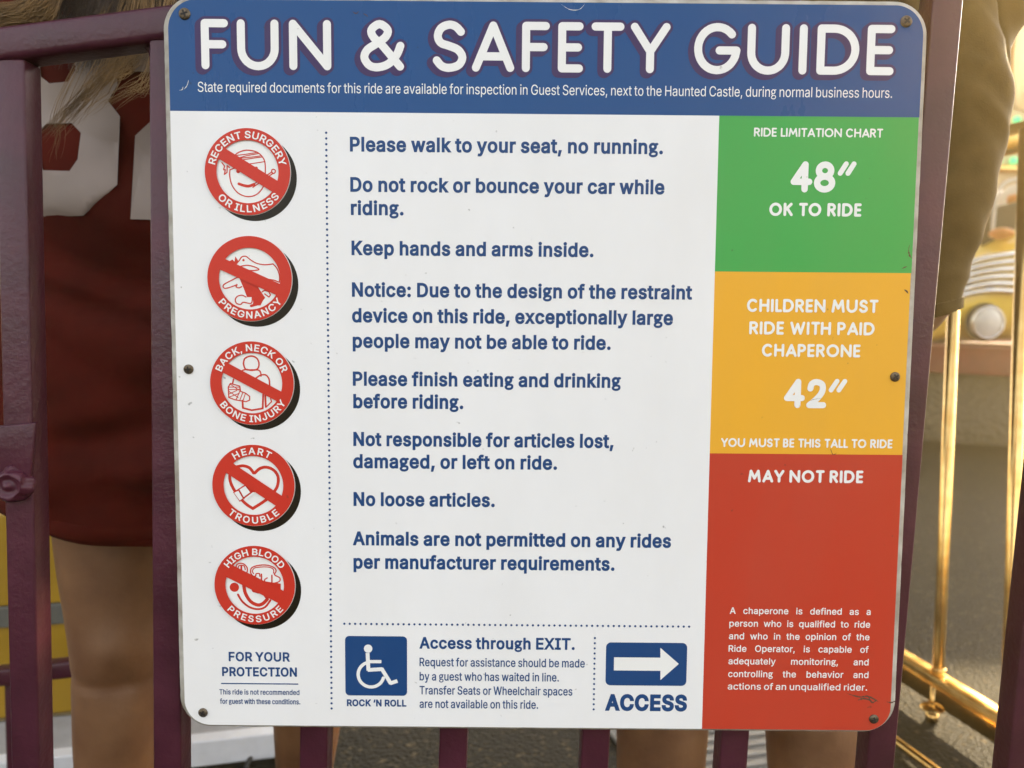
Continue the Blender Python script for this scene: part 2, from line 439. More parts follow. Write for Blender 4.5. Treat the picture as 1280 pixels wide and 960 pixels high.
def creases(me, Jx):
    """skin folds behind the knees, soft unevenness of the legs"""
    for v in me.vertices:
        c_ = v.co
        if c_.z < .80:
            n_ = noise.noise(Vector((c_.x * 14, c_.y * 14, c_.z * 9)))
            for s in 'lr':
                kx = Jx['knee_' + s]
                if abs(c_.x - kx.x) < .11:
                    c_.y += .0030 * math.exp(-((c_.z - kx.z - .006 + .03 * (c_.x - kx.x)) / .007) ** 2) * (1 if c_.y < kx.y else 0)
                    c_.y -= .008 * math.exp(-((c_.z - kx.z - .045) / .03) ** 2) * (1 if c_.y < kx.y else 0) * math.exp(-((c_.x - kx.x - .02) / .035) ** 2)
                    c_.y += .006 * math.exp(-((c_.z - kx.z - .01) / .03) ** 2) * math.exp(-((c_.x - kx.x - .022) / .014) ** 2) * (1 if c_.y < kx.y else 0)
            c_.y += n_ * .003
    return me
child(obj('body', creases(figure(J, k1_), J), M_skin), w1)
def wr1(x, z):
    """folds of the jersey back"""
    d = .026 * (1 - 2.4 * abs(noise.noise(Vector((x * 3.2 + 1.7, z * 8.5 + x * 3.4, .3))))) + .007 * noise.noise(Vector((x * 11, z * 20 - x * 8, 2)))
    for (px, py, px2, py2, amp, wd) in ((62, 372, 200, 412, .011, .012), (62, 560, 180, 535, .010, .016), (62, 598, 200, 585, -.008, .014), (62, 440, 150, 470, -.007, .03), (130, 300, 200, 330, .008, .02)):
        A = at(px, py, .88); B = at(px2, py2, .88)
        t = (x - A.x) / (B.x - A.x); t = max(-.6, min(2.2, t)); zz = A.z + (B.z - A.z) * t
        d += 1.5 * amp * math.exp(-((z - zz) / wd) ** 2) * math.exp(-max(0, abs(t - .5) - .6) ** 2 * 2)
    return d * (.45 if z > 1.04 else .45 + .55 * min(1, (1.04 - z) / .08))
def jrx(z): return .215 + .035 * max(0, (1.0 - z)) / .35
def jry(z): return .125 + .02 * max(0, (.95 - z)) / .3
def jback(x, z):
    u = max(-.985, min(.985, (x - cx1) / jrx(z)))
    return cy1 - jry(z) * (1 - abs(u) ** 2.4) ** (1 / 2.4) + wr1(x, z)
rings = []
zh = at(130, 661, .88).z
for i in range(70):
    z = zh + (1.335 - zh) * i / 69; ring_ = []
    for q in range(96):
        t = 2 * math.pi * q / 96; c_, s_ = math.cos(t), math.sin(t)
        sup = (abs(c_) ** 2.4 + abs(s_) ** 2.4) ** (-1 / 2.4)
        x = cx1 + jrx(z) * c_ * sup; y = cy1 + jry(z) * s_ * sup
        sh_ = 1.0
        if z > 1.24: sh_ = 1 - .55 * ((z - 1.24) / .095) ** 2
        if z > 1.24: y = cy1 + (y - cy1) * sh_; x = cx1 + (x - cx1) * (1 - .12 * ((z - 1.24) / .095) ** 2)
        if s_ < 0: y += wr1(x, z) * min(1, -s_ * 2)
        else: y -= wr1(x + .5, z) * min(1, s_ * 2)
        dz = .010 * math.sin(t * 2 + .6) * max(0, 1 - i / 10) + (-.008 * (1 - ((x - cx1) / .2) ** 2)) * max(0, 1 - i / 10)
        ring_.append(Vector((x, y, z + dz)))
    rings.append(ring_)
rings.append([Vector((cx1 + (v.x - cx1) * .45, cy1 + (v.y - cy1) * .8, 1.365)) for v in rings[-1]])
tv, tf = loft(rings)
parts = [(tv, tf)]
for s in ('l', 'r'):
    parts.append(sleeve_geo([Vector((cx1 + (-.06 if s == 'l' else .06), cy1, 1.325)), Vector((cx1 + (-.13 if s == 'l' else .13), cy1, 1.312)), J['sho_' + s] + Vector((-.01 if s == 'l' else .01, 0, -.015)), J['sho_' + s] * .7 + J['elb_' + s] * .3, J['sho_' + s] * .2 + J['elb_' + s] * .8], [.045, .062, .078, .080, .078], amp=.005, seed=3))
V, F = join_geo(parts)
child(solid('jersey', V, F, M_jersey, None), w1)
hem = []
for k_, (dz_, dr) in enumerate(((.0, .0012), (.002, .0024), (.016, .0024), (.018, .0010))):
    src = rings[1]
    hem.append([Vector((cx1 + (v.x - cx1) * (1 + dr * 4), cy1 + (v.y - cy1) * (1 + dr * 8), v.z - .006 + dz_)) for v in src])
hv_, hf_ = loft(hem)
child(obj('hem_band', mesh('hem_band', hv_, hf_, True), M_jersey), w1)
# numbers on the back: block digits 8 and 2
def digit(polys):
    bm = bmesh.new()
    for outer, hole in polys:
        vs = [Vector((p.x, p.z)) for p in outer]; fs = None
        n = len(vs); ed = [(i, (i + 1) % n) for i in range(n)]
        allv = list(vs)
        hs_ = []
        for h in hole:
            b = len(allv); hv = [Vector((p.x, p.z)) for p in h]; allv += hv; ed += [(b + i, b + (i + 1) % len(hv)) for i in range(len(hv))]; hs_.append(hv)
        def inside(c, l):
            r_ = False
            for i in range(len(l)):
                u, w = l[i], l[(i + 1) % len(l)]
                if (u.y > c.y) != (w.y > c.y) and c.x < (w.x - u.x) * (c.y - u.y) / (w.y - u.y) + u.x: r_ = not r_
            return r_
        # a fine lattice of extra points lets the print follow the folds
        x0 = min(p.x for p in vs); x1 = max(p.x for p in vs); z0 = min(p.y for p in vs); z1_ = max(p.y for p in vs)
        st = .006; x = x0
        while x < x1:
            z = z0
            while z < z1_:
                c = Vector((x, z))
                if inside(c, vs) and not any(inside(c, h) for h in hs_): allv.append(c)
                z += st
            x += st
        r = delaunay_2d_cdt(allv, ed, [], 0, 1e-6)
        mv = [bm.verts.new((v.x, jback(v.x, v.y) - .0022, v.y)) for v in r[0]]
        for f in r[2]:
            c = sum((r[0][i] for i in f), Vector((0, 0))) / len(f)
            if inside(c, vs) and not any(inside(c, h) for h in hs_): bm.faces.new([mv[i] for i in f])
    return bm
W8 = lambda L_: [at(p[0], p[1], .885) for p in L_]
c6 = lambda L_: [(x / 3.2, y / 3.2) for x, y in L_]
# right half measured, left half mirrored about x = 228
half = [(352, 867), (490, 745), (490, 470), (445, 410), (490, 350), (490, 160), (400, 70)]
mir = [(456 - x, y - 4) for x, y in half[::-1]]
h_low = [(180, 683), (164, 640), (140, 530), (175, 490), (280, 490), (320, 530), (320, 640), (292, 688)]
h_up = [(150, 300), (150, 200), (185, 170), (275, 170), (318, 205), (318, 290), (280, 330), (190, 330)]
bm = digit([(W8(c6(half + mir)), [W8(c6(h_low)), W8(c6(h_up))])])
child(obj('number_print', bm_mesh('number_print', bm, True), M_number), w1)
two = [(547, 882), (840, 890), (840, 760), (690, 752), (838, 520), (840, 160), (760, 80), (640, 78), (556, 160), (556, 300), (690, 304), (690, 210), (715, 210), (715, 420), (612, 495), (547, 545)]
bm = digit([(W8(c6(two)), [])])
child(obj('number_print', bm_mesh('number_print', bm, True), M_number), w1)
# shorts under the long jersey
sv_, sf_ = join_geo([sleeve_geo([J['hip_' + s] + Vector((0, 0, .05)), J['hip_' + s] * .75 + J['knee_' + s] * .25, J['hip_' + s] * .62 + J['knee_' + s] * .38], [.090, .084, .080], amp=.003, seed=8) for s in 'lr'])
child(solid('shorts', sv_, sf_, M_short, None), w1)
# shoes
def shoe(ank, f):
    V, F = loft([[Vector((ank.x + .043 * math.cos(t) * wx, ank.y + .045 + (.125 * math.sin(t)) * ly, z)) for t in [2 * math.pi * q / 20 for q in range(20)]] for (z, wx, ly) in ((.004, 1, 1), (.03, 1.05, 1.02), (.055, .98, .92), (.085, .85, .55))], True, True)
    return obj('shoe', mesh('shoe', V, F, True), M_shoe)
for a_ in (J['ank_l'], J['ank_r']): child(shoe(a_, None), w1)
# hair: hanging locks gathered behind the rail, thin strands swept to the left under it
hc = J['head']
def gen_main(i):
    a_ = random.uniform(-1.0, 1.0)
    root = hc + Vector((a_ * .075, -.04 - .04 * (1 - a_ * a_), random.uniform(.0, .10)))
    ex = random.gauss(125, 42); ey = random.uniform(30, 98) - abs(ex - 110) * .28
    end = at(ex, ey, .845); mid = at(ex * .7 + 70, -70, .86)
    return [root, root * .5 + mid * .5 + Vector((0, -.02, .01)), mid, end * .5 + mid * .5 + Vector((random.uniform(-.006, .006), 0, 0)), end]
def gen_left(i):
    ex = random.uniform(-70, 30); root = hc + Vector((-.07, -.04 + random.uniform(-.03, .03), random.uniform(-.02, .08)))
    mid = at(random.uniform(45, 78), random.uniform(-30, 5), .80 + random.uniform(0, .03)); end = at(ex, random.uniform(8, 48), .80)
    return [root, root * .55 + mid * .45 + Vector((.01, -.03, .02)), mid, mid * .45 + end * .55 + Vector((0, 0, -.008)), end]
def gen_wisp(i):
    st = at(random.gauss(165, 14), random.uniform(48, 78), .835)
    ex = random.gauss(70, 16); end = at(ex, 168 - (ex - 50) * .35 + random.gauss(0, 7), .825)
    root = hc + Vector((.03, -.07, 0)); mid = st * .5 + end * .5 + Vector((.006, 0, random.uniform(.004, .012)))
    up_ = root * .4 + st * .6 + Vector((.01, -.02, .0))
    return [root, up_, st, mid, end]
def gen_stray(i):
    a_ = random.choice(((190, 82, 128, 132), (190, 100, 150, 118), (185, 90, 140, 128), (150, 95, 108, 140), (75, 130, 70, 200), (120, 92, 66, 160)))
    st = at(a_[0] + random.gauss(0, 5), a_[1] + random.gauss(0, 5), .83); end = at(a_[2] + random.gauss(0, 6), a_[3] + random.gauss(0, 6), .825)
    root = hc + Vector((.04, -.07, 0))
    return [root, root * .4 + st * .6 + Vector((.02, -.02, 0)), st, st * .5 + end * .5 + Vector((.002, 0, -.004)), end]
V, F = hair_strands(1700, gen_main, .00062)
child(obj('hair', mesh('hair', V, F, True), M_hair2), w1)
V, F = join_geo([hair_strands(800, gen_left, .00042), hair_strands(110, gen_wisp, .00034), hair_strands(40, gen_stray, .0004)])
child(obj('hair', mesh('hair', V, F, True), M_hair), w1)
bm = bmesh.new(); bmesh.ops.create_icosphere(bm, subdivisions=4, radius=1)
for v in bm.verts:
    n_ = noise.noise(Vector((v.co.x * 9, v.co.y * 9, v.co.z * 2))) * .05
    v.co = hc + Vector((v.co.x * .098, -.012 + v.co.y * .105, .035 + v.co.z * .105)) * (1 + 0) + v.co * n_ * .1
    if v.co.y > hc.y + .055 and v.co.z < hc.z + .06: v.co.y = hc.y + .055
child(obj('hair', bm_mesh('hair', bm, True), M_hair2), w1)

# --- person in the olive jacket, on the right
cx2 = at(925, 500, .93).x; cy2 = .96
w2 = empty('person', (cx2, cy2, 0))
tag(w2, 'bare-legged person in a dark olive long-sleeved jacket, arm hanging right of the sign', 'person')
kl = at(826, 925, .95); kr = at(1012, 925, .95)
J2 = dict(pelvis=Vector((cx2, cy2, .92)), belly=Vector((cx2, cy2, 1.07)), chest=Vector((cx2, cy2, 1.24)), upper=Vector((cx2 + .02, cy2, 1.38)), neck=Vector((cx2 + .02, cy2, 1.46)),
          head=Vector((cx2 + .02, cy2 + .02, 1.585)), face=Vector((0, 1, 0)),
          hip_l=Vector((cx2 - .08, cy2, .87)), hip_r=Vector((cx2 + .065, cy2, .87)), knee_l=Vector((kl.x, .95, .47)), knee_r=Vector((kr.x, .95, .47)),
          ank_l=Vector((kl.x + .0, .96, .085)), ank_r=Vector((kr.x + .02, .95, .085)))
def jpt(px, py, y): return at(px, py, y)
J2['sho_r'] = Vector((cx2 + .19, cy2, 1.38)); J2['elb_r'] = jpt(1200, 130, .95); J2['wri_r'] = jpt(1164, 392, .93)
J2['hdir_r'] = Vector((-.80, .0, -.60)).normalized()
J2['sho_l'] = Vector((cx2 - .19, cy2, 1.38)); J2['elb_l'] = Vector((cx2 - .24, cy2 + .08, 1.10)); J2['wri_l'] = Vector((cx2 - .12, cy2 + .22, 1.16))
child(obj('body', creases(figure(J2, 1.0), J2), M_skin), w2)
rings = []
for i in range(44):
    z = .80 + (1.405 - .80) * i / 43; rg = []
    for q in range(72):
        t = 2 * math.pi * q / 72; c_, s_ = math.cos(t), math.sin(t); sup = (abs(c_) ** 2.3 + abs(s_) ** 2.3) ** (-1 / 2.3)
        kx = .185 if z < 1.28 else .185 - .05 * ((z - 1.28) / .125) ** 2; ky = .145 if z < 1.28 else .145 - .07 * ((z - 1.28) / .125) ** 2
        x = cx2 + kx * c_ * sup; y = cy2 + ky * s_ * sup
        d = .01 * (1 - 2.2 * abs(noise.noise(Vector((x * 5, y * 5, z * 9 + x * 4)))))
        rg.append(Vector((x + c_ * d, y + s_ * d, z)))
    rings.append(rg)
rings.append([Vector((cx2 + .01 + (v.x - cx2) * .5, cy2 + (v.y - cy2) * .8, 1.44)) for v in rings[-1]])
rings.append([Vector((cx2 + .01 + (v.x - cx2) * .45, cy2 + (v.y - cy2) * .8, 1.50)) for v in rings[-2]])
def arm_ring(pts, n=36, seed=0):
    """pts: (left px, left py, right px, right py, plane y) cross-sections of the sleeve as the photo shows its two outlines"""
    A = [at(p[0], p[1], p[4]) for p in pts]; B = [at(p[2], p[3], p[4]) for p in pts]
    A = cr(A, 8); B = cr(B, 8); rg = []
    for i, (a_, b_) in enumerate(zip(A, B)):
        c_ = (a_ + b_) / 2; u = (b_ - a_) / 2; r_ = u.length
        ring__ = []
        for q in range(n):
            t = 2 * math.pi * q / n
            p = c_ + u * math.cos(t) + Vector((0, 1, 0)) * (r_ * .85 * math.sin(t))
            d = .004 * (1 - 2.4 * abs(noise.noise(Vector((p.x * 14 + seed, p.y * 9, p.z * 22 + p.x * 18)))))
            p += (p - c_).normalized() * d * (1 if abs(math.cos(t)) < .95 else .4)
            ring__.append(p)
        rg.append(ring__)
    return loft(rg)
ua = arm_ring([(1010, -20, 1040, -118, .96), (1075, -60, 1150, -165, .965), (1120, -120, 1262, -200, .97), (1150, -60, 1284, -90, .97), (1175, 0, 1277, 10, .97), (1190, 50, 1262, 50, .965), (1194, 95, 1251, 92, .96), (1195, 140, 1243, 135, .96)], seed=1)
fa = arm_ring([(1160, 5, 1222, -50, .935), (1166, 40, 1236, 20, .93), (1172, 85, 1248, 75, .925), (1172, 130, 1256.5, 122, .92), (1168, 180, 1249, 172, .92), (1160, 235, 1236, 235, .915), (1150, 290, 1217, 298, .91), (1142, 335, 1203, 340, .91), (1140, 372, 1197, 366, .905), (1142, 398, 1194, 380, .905)], seed=5)
la = sleeve_geo([Vector((cx2 - .05, cy2, 1.39)), J2['sho_l'] + Vector((.03, 0, -.01)), J2['sho_l'] * .5 + J2['elb_l'] * .5, J2['elb_l'], J2['elb_l'] * .5 + J2['wri_l'] * .5, J2['wri_l']], [.04, .075, .07, .062, .055, .045], seed=9)
V, F = join_geo([loft(rings), ua, fa, la])
child(solid('jacket', V, F, M_jacket, None), w2)
# ribbed cuff
cf = arm_ring([(1141, 384, 1196, 370, .905), (1143, 401, 1193, 384, .905)], seed=2)
cf = ([v + Vector((0, 0, 0)) for v in cf[0]], cf[1])
cvs = []
cc_ = sum(cf[0], Vector()) / len(cf[0])
for i, v in enumerate(cf[0]):
    d = (v - cc_); d.z = 0; cvs.append(v + d.normalized() * (.0016 + .0012 * ((i % 2) * 2 - 1)))
child(solid('cuff', cvs, cf[1], M_jacket, None), w2)
sv_, sf_ = join_geo([sleeve_geo([J2['hip_' + s] + Vector((0, 0, .04)), J2['hip_' + s] * .7 + J2['knee_' + s] * .3, J2['hip_' + s] * .5 + J2['knee_' + s] * .5], [.095, .094, .092], amp=.004, seed=11) for s in 'lr'])
child(solid('shorts', sv_, sf_, M_short, None), w2)
for a_ in (J2['ank_l'], J2['ank_r']): child(shoe(a_, None), w2)
bm = bmesh.new(); bmesh.ops.create_icosphere(bm, subdivisions=4, radius=1)
for v in bm.verts:
    n_ = noise.noise(Vector((v.co.x * 9, v.co.y * 9, v.co.z * 3))) * .05
    v.co = J2['head'] + Vector((v.co.x * .092, -.012 + v.co.y * .105, .035 + v.co.z * .10)) * (1 + n_)
    if v.co.y > J2['head'].y + .055 and v.co.z < J2['head'].z + .06: v.co.y = J2['head'].y + .055
child(obj('hair', bm_mesh('hair', bm, True), M_hair2), w2)
M_eye = material('eye_white', (.7, .7, .68), .2)
for (Jx, w_, k_) in ((J, w1, .96), (J2, w2, 1.0)):
    for s in (-1, 1):
        bm = bmesh.new(); bmesh.ops.create_icosphere(bm, subdivisions=2, radius=.0125 * k_)
        bmesh.ops.translate(bm, verts=bm.verts, vec=Jx['head'] + Vector((s * .032 * k_, .082 * k_, .012 * k_)))
        child(obj('eye', bm_mesh('eye', bm, True), M_eye), w_)

# ------------------------------------------------------------------ polished brass queue barrier going away on the right
bar = empty('brass_barrier', gnd(1200, 870, 0))
tag(bar, 'polished brass queue barrier with upright tubes, running away on the right of the sign', 'barrier')
pA = gnd(1128, 822, .11); pB = gnd(1250, 897, .11)
dirb = (pB - pA).normalized(); sideb = Vector((dirb.y, -dirb.x, 0))
if sideb.x < 0: sideb = -sideb
e0 = pA - dirb * 1.6; e1 = pB + dirb * .7
child(obj('bottom_rail', bm_mesh('bottom_rail', bar_bm(e0 + sideb * .022 + Vector((0, 0, -.032)), e1 + sideb * .022 + Vector((0, 0, -.032)), .044, .064, .003), True), M_brass), bar)
for (bx, by, tx, ty) in ((1173, 838, 1200, 190), (1259, 896, 1283, 160)):
    lo = gnd(bx, by, .115); hi = at(tx, ty, lo.y + .0)
    top_ = lo + (hi - lo) * 1.15
    child(tube('upright', [lo - Vector((0, 0, .02)), lo, hi], .0130, M_brass, None, 24), bar)
    child(tube('collar', [lo, lo + Vector((0, 0, .008))], .017, M_brass, None, 24), bar)
for q in (-1.25, -.85, -.42):
    lo = pA + dirb * q + sideb * .022; lo.z = .115
    child(tube('upright', [lo - Vector((0, 0, .02)), lo + Vector((.03, 0, 1.2))], .0130, M_brass, None, 20), bar)
lo = gnd(1259, 896, .115); tz = at(1262, 146, lo.y).z
t0 = e0 + sideb * .02; t1 = e1 + sideb * .02; t0.z = t1.z = tz
child(obj('top_rail', bm_mesh('top_rail', bar_bm(t0 + Vector((.045, 0, 0)), t1 + Vector((.045, 0, 0)), .062, .055, .004), True), M_brass), bar)
# swivel foot under the bottom rail
fp = gnd(1166, 884, .035)
bm = bmesh.new(); bmesh.ops.create_icosphere(bm, subdivisions=3, radius=1)
for v in bm.verts: v.co = Vector((fp.x + v.co.x * .028, fp.y + v.co.y * .03, fp.z + v.co.z * .006 + .004 * v.co.x))
child(obj('foot_plate', bm_mesh('foot_plate', bm, True), M_brass), bar)
child(tube('foot_stem', [fp - Vector((0, 0, .03)), fp + Vector((0, 0, .05))], .008, M_brass, None, 14), bar)
child(tube('foot_cap', [fp - Vector((0, 0, .034)), fp - Vector((0, 0, .012))], .014, M_brass, None, 16), bar)
# kick tube lying along the ground nearer to us
ka = gnd(1122, 928, .02); kb = gnd(1168, 962, .02); kd = (kb - ka).normalized()
kt = tube('brass_tube', [ka - kd * .8, ka, kb, kb + kd * .5], .010, M_brass, None, 18)
tag(kt, 'thin brass tube low over the ground, just right of the sign corner', 'tube')

# ------------------------------------------------------------------ ride platform and yellow ride car in the distance
M_yel = material('yellow_car_paint', (.98, .68, .07), .28, noise_scale=3, noise_amt=.1, coat=.6)
M_chrome = material('chrome_trim', (.78, .78, .76), .14, 1.0)
M_redp = material('orange_red_paint', (.20, .028, .007), .6, noise_scale=12, noise_amt=.25)
M_plate = material('steel_skirt', (.12, .09, .045), .5, .1, noise_scale=30, noise_amt=.3, bump=.9, bump_scale=22, bump_dist=.03)
M_dark = material('dark_interior', (.05, .04, .03), .7)
M_lamp = material('headlamp_glass', (.75, .74, .70), .15, noise_scale=8, noise_amt=.2)
M_orange_s = material('orange_vinyl_seat', (.70, .26, .05), .45)
M_fascia = material('cream_painted_fascia', (.62, .50, .30), .5, noise_scale=4, noise_amt=.15)
M_grn = material('green_lamp', (.05, .5, .2), .3, emit=(.02, .6, .25, .3))
M_cloth = material('cream_patch_cloth', (.80, .62, .38), .8, trans=.6)
M_window = material('windscreen_glass', (.5, .52, .5), .08)
PY = 6.3
plat = empty('ride_platform', (at(1215, 440, PY).x, PY, 0))
tag(plat, 'round ride platform with an orange-red edge over a brushed metal skirt', 'platform')
pz = at(1200, 433, PY).z
pc = Vector((at(1200, 440, PY).x + 1.3, PY + 5.2, 0)); prad = 5.45
def disc_wall(z0, z1, r, n=120):
    V = []; F = []
    for i in range(n):
        a_ = 2 * math.pi * i / n; V += [Vector((pc.x + r * math.cos(a_), pc.y + r * math.sin(a_), z0)), Vector((pc.x + r * math.cos(a_), pc.y + r * math.sin(a_), z1))]
    for i in range(n): j = (i + 1) % n; F.append((2 * i, 2 * j, 2 * j + 1, 2 * i + 1))
    F.append(tuple(2 * i + 1 for i in range(n)))
    return V, F
V, F = disc_wall(.0, pz - .215, prad - .03); child(obj('skirt', mesh('skirt', V, F, True), M_plate), plat)
V, F = disc_wall(pz - .21, pz, prad); child(obj('edge_band', mesh('edge_band', V, F, True), M_redp), plat)
for o_ in list(plat.children): 
    for p_ in o_.data.polygons:
        if len(p_.vertices) > 4: p_.use_smooth = False
CY = PY + .55
def car(root, M):
    """rounded fifties-style ride car, nose to the left, built round its own origin; x along the car"""
    L = 2.3; Wd = .52
    secs = [(-1.15, .24, .36, .38), (-1.10, .14, .52, .50), (-.85, .10, .64, .53), (-.4, .10, .74, .55), (.0, .10, .80, .56), (.3, .10, .82, .56), (.7, .10, .80, .56), (1.1, .12, .74, .54), (1.35, .2, .6, .48)]
    rg = []
    for (x, zb, zt, w) in [tuple(v) for v in cr([(a_, b_, c_) for a_, b_, c_, d_ in secs], 5)] and [(s[0], s[1], s[2], s[3]) for s in secs]:
        rr_ = []
        for q in range(32):
            t = 2 * math.pi * q / 32; c_, s_ = math.cos(t), math.sin(t); sup = (abs(c_) ** 3 + abs(s_) ** 3) ** (-1 / 3)
            rr_.append(Vector((x, w * c_ * sup, (zb + zt) / 2 + (zt - zb) / 2 * s_ * sup)))
        rg.append(rr_)
    # finer rings along the length
    fine = []
    cols = [cr([r[q] for r in rg], 6) for q in range(32)]
    for i in range(len(cols[0])): fine.append([cols[q][i] for q in range(32)])
    V, F = loft(fine, True, True)
    obj('car_body', mesh('car_body', V, F, True), M_yel, root)
    for i in range(6):                                        # chrome side ribs
        z = .50 + .048 * i
        P = [(-1.02 + .05 * i, -.50, z - .03), (-.8, -.565, z), (-.3, -.585, z + .015), (.3, -.595, z + .02)]
        tube('chrome_rib', cr(P, 5), .016, M_chrome, root, 10)
    return root
rc = empty('ride_car', (0, 0, 0))
tag(rc, 'yellow fifties-style ride car with chrome ribs and one round headlamp, parked on the platform', 'ride car')
ctr = at(1232, 400, CY)
# body: hood line rises to the right, flank bulges toward us
def P_(px, py, dy=0.0): return at(px, py, CY + dy)
cols = []
top = [(1170, 372), (1185, 352), (1205, 333), (1228, 317), (1252, 303), (1280, 287), (1310, 275), (1345, 270), (1385, 272)]
bot = [(1172, 430), (1185, 431), (1205, 431), (1228, 431), (1252, 430), (1280, 429), (1310, 428), (1345, 428), (1385, 428)]
for (tx, ty), (bx, by) in zip(top, bot):
    a_ = P_(tx, ty); b_ = P_(bx, by); hgt = (a_.z - b_.z); w_ = .95 if tx > 1180 else .6
    col_ = []
    for q in range(28):
        t = 2 * math.pi * q / 28; c_, s_ = math.cos(t), math.sin(t); sup = (abs(c_) ** 2.8 + abs(s_) ** 2.8) ** (-1 / 2.8)
        col_.append(Vector(((a_.x + b_.x) / 2, CY + .55 - w_ * .62 * c_ * sup, (a_.z + b_.z) / 2 + hgt / 2 * s_ * sup)))
    cols.append(col_)
cc2 = [cr([c_[q] for c_ in cols], 5) for q in range(28)]
fine = [[cc2[q][i] for q in range(28)] for i in range(len(cc2[0]))]
V, F = loft(fine, True, True)
obj('car_body', mesh('car_body', V, F, True), M_yel, rc)
flank = CY + .55 - .60
for i in range(6):
    y0 = 322 + i * 8.2
    P = [at(1196 - 0 * i, y0 + 14 - i, flank - .02), at(1215, y0 + 5 - i * .4, flank - .045), at(1240, y0 - 1 + i * .2, flank - .05), at(1270, y0 - 5 + i * 1.3, flank - .05), at(1320, y0 - 8 + i * 2.2, flank - .05)]
    V, F = tube_geo(cr(P, 5), .024, 10); obj('chrome_rib', mesh('chrome_rib', V, F, True), M_chrome, rc)
V, F = tube_geo(cr([at(1180, 362, flank - .01), at(1215, 356, flank - .05), at(1250, 362, flank - .05), at(1320, 374, flank - .05)], 5), .010, 8)
obj('trim_strip', mesh('trim_strip', V, F, True), M_dark, rc)
hl = at(1231, 403, flank - .03)
def disc_obj(name, c, r, dep, mat, flat=1.0):
    bm = bmesh.new(); bmesh.ops.create_uvsphere(bm, u_segments=32, v_segments=16, radius=1)
    for v in bm.verts: v.co = Vector((c.x + v.co.x * r, c.y + v.co.y * dep, c.z + v.co.z * r * flat))
    return obj(name, bm_mesh(name, bm, True), mat, rc)
disc_obj('headlamp_bezel', hl, .165, .05, M_dark)
disc_obj('headlamp', hl + Vector((-.01, -.035, 0)), .130, .055, M_lamp)
V, F = tube_geo([hl + Vector((.13 * math.cos(t), -.05, .13 * math.sin(t))) for t in [R(a_) for a_ in range(0, 361, 15)]], .011, 8, False)
obj('headlamp_rim', mesh('headlamp_rim', V, F, True), M_chrome, rc)
# cockpit: dark opening, windscreen frame, seat
bm = box_bm([at(1225, 312, CY + .35), at(1330, 285, CY + .35), at(1330, 285, CY + .9), at(1225, 312, CY + .9), at(1228, 262, CY + .35), at(1330, 238, CY + .35), at(1330, 238, CY + .9), at(1228, 262, CY + .9)], .05, 3)
obj('cockpit', bm_mesh('cockpit', bm, True), M_dark, rc)
V, F = tube_geo(cr([at(1240, 298, CY + .3), at(1243, 262, CY + .3), at(1248, 240, CY + .3), at(1262, 226, CY + .35), at(1300, 222, CY + .4)], 5), .016, 10)
obj('windscreen_frame', mesh('windscreen_frame', V, F, True), M_lamp, rc)
bm = bmesh.new(); bmesh.ops.create_icosphere(bm, subdivisions=3, radius=1)
sc_ = at(1252, 292, CY + .15)
for v in bm.verts: v.co = sc_ + Vector((v.co.x * .09, v.co.y * .12, v.co.z * .05))
obj('seat', bm_mesh('seat', bm, True), M_orange_s, rc)
rc_rider = None
# second ride car beyond the first (white and orange), seen through the bars
M_wht = material('white_fibreglass', (.70, .66, .58), .45, noise_scale=3, noise_amt=.2)
rc2 = empty('ride_car', (0, 0, 0))
rc2.location = at(1290, 330, PY + 2.0)
tag(rc2, 'white ride car with an orange stripe, farther back behind the yellow one', 'ride car')
def rel(o): o.parent = rc2; o.matrix_parent_inverse = Matrix.Translation(-rc2.location); return o
Y2 = PY + 2.0
V, F = loft([[at(px, py + (hh * s_), Y2) + Vector((0, -.45 * c_, 0)) for (c_, s_) in [(math.cos(2 * math.pi * q / 24), math.sin(2 * math.pi * q / 24)) for q in range(24)]] for (px, py, hh) in ((1252, 275, 4), (1258, 270, 26), (1268, 272, 42), (1285, 276, 52), (1310, 280, 55), (1350, 282, 50), (1370, 284, 20))], True, True)
rel(obj('car_body', mesh('car_body', V, F, True), M_wht))
V, F = tube_geo(cr([at(1262, 252, Y2 - .42), at(1275, 250, Y2 - .48), at(1300, 254, Y2 - .5)], 4), .06, 10)
rel(obj('side_stripe', mesh('side_stripe', V, F, True), M_orange_s))

# canopy above the ride: cream fascia with a row of green lamps
FYc = PY + 3.2
can = empty('ride_canopy', at(1265, 215, FYc))
tag(can, 'cream fascia of the ride canopy with two rows of small green lamps', 'canopy')
def relc(o): o.parent = can; o.matrix_parent_inverse = Matrix.Translation(-can.location); return o
for nm_, ya, yb, dd in (('fascia_board', 128, 206, 0), ('fascia_board', 213, 236, .05), ('lower_trim', 206, 213, -.03), ('fascia_board', -60, 128, .08)):
    a_ = at(1100, ya + 25, FYc); b_ = at(1500, yb - 75, FYc)
    za = at(1250, ya, FYc).z; zb = at(1250, yb, FYc).z
    bm = box(a_.x - 2, b_.x + 5, FYc + dd, FYc + dd + .12, zb, za, .01, 1)
    relc(obj(nm_, bm_mesh(nm_, bm), M_fascia if nm_ != 'lower_trim' else M_brass))
lm = None
for row, (y_, n_) in enumerate(((150, 12), (201, 12))):
    for i in range(n_):
        p = at(1233 + i * 19 + row * -4, y_, FYc - .04)
        if lm is None:
            bm = bmesh.new(); bmesh.ops.create_icosphere(bm, subdivisions=2, radius=.045); lm = bm_mesh('lamp', bm, True); lm.materials.append(M_grn)
        o = bpy.data.objects.new('lamp', lm); COL.objects.link(o); o.location = p; relc(o)
a_ = at(1250, 236, FYc); bm = box(a_.x - 2.5, a_.x + 6, FYc + 1.2, FYc + 1.3, 0, a_.z + .1, 0)
relc(obj('back_wall', bm_mesh('back_wall', bm), M_fascia))
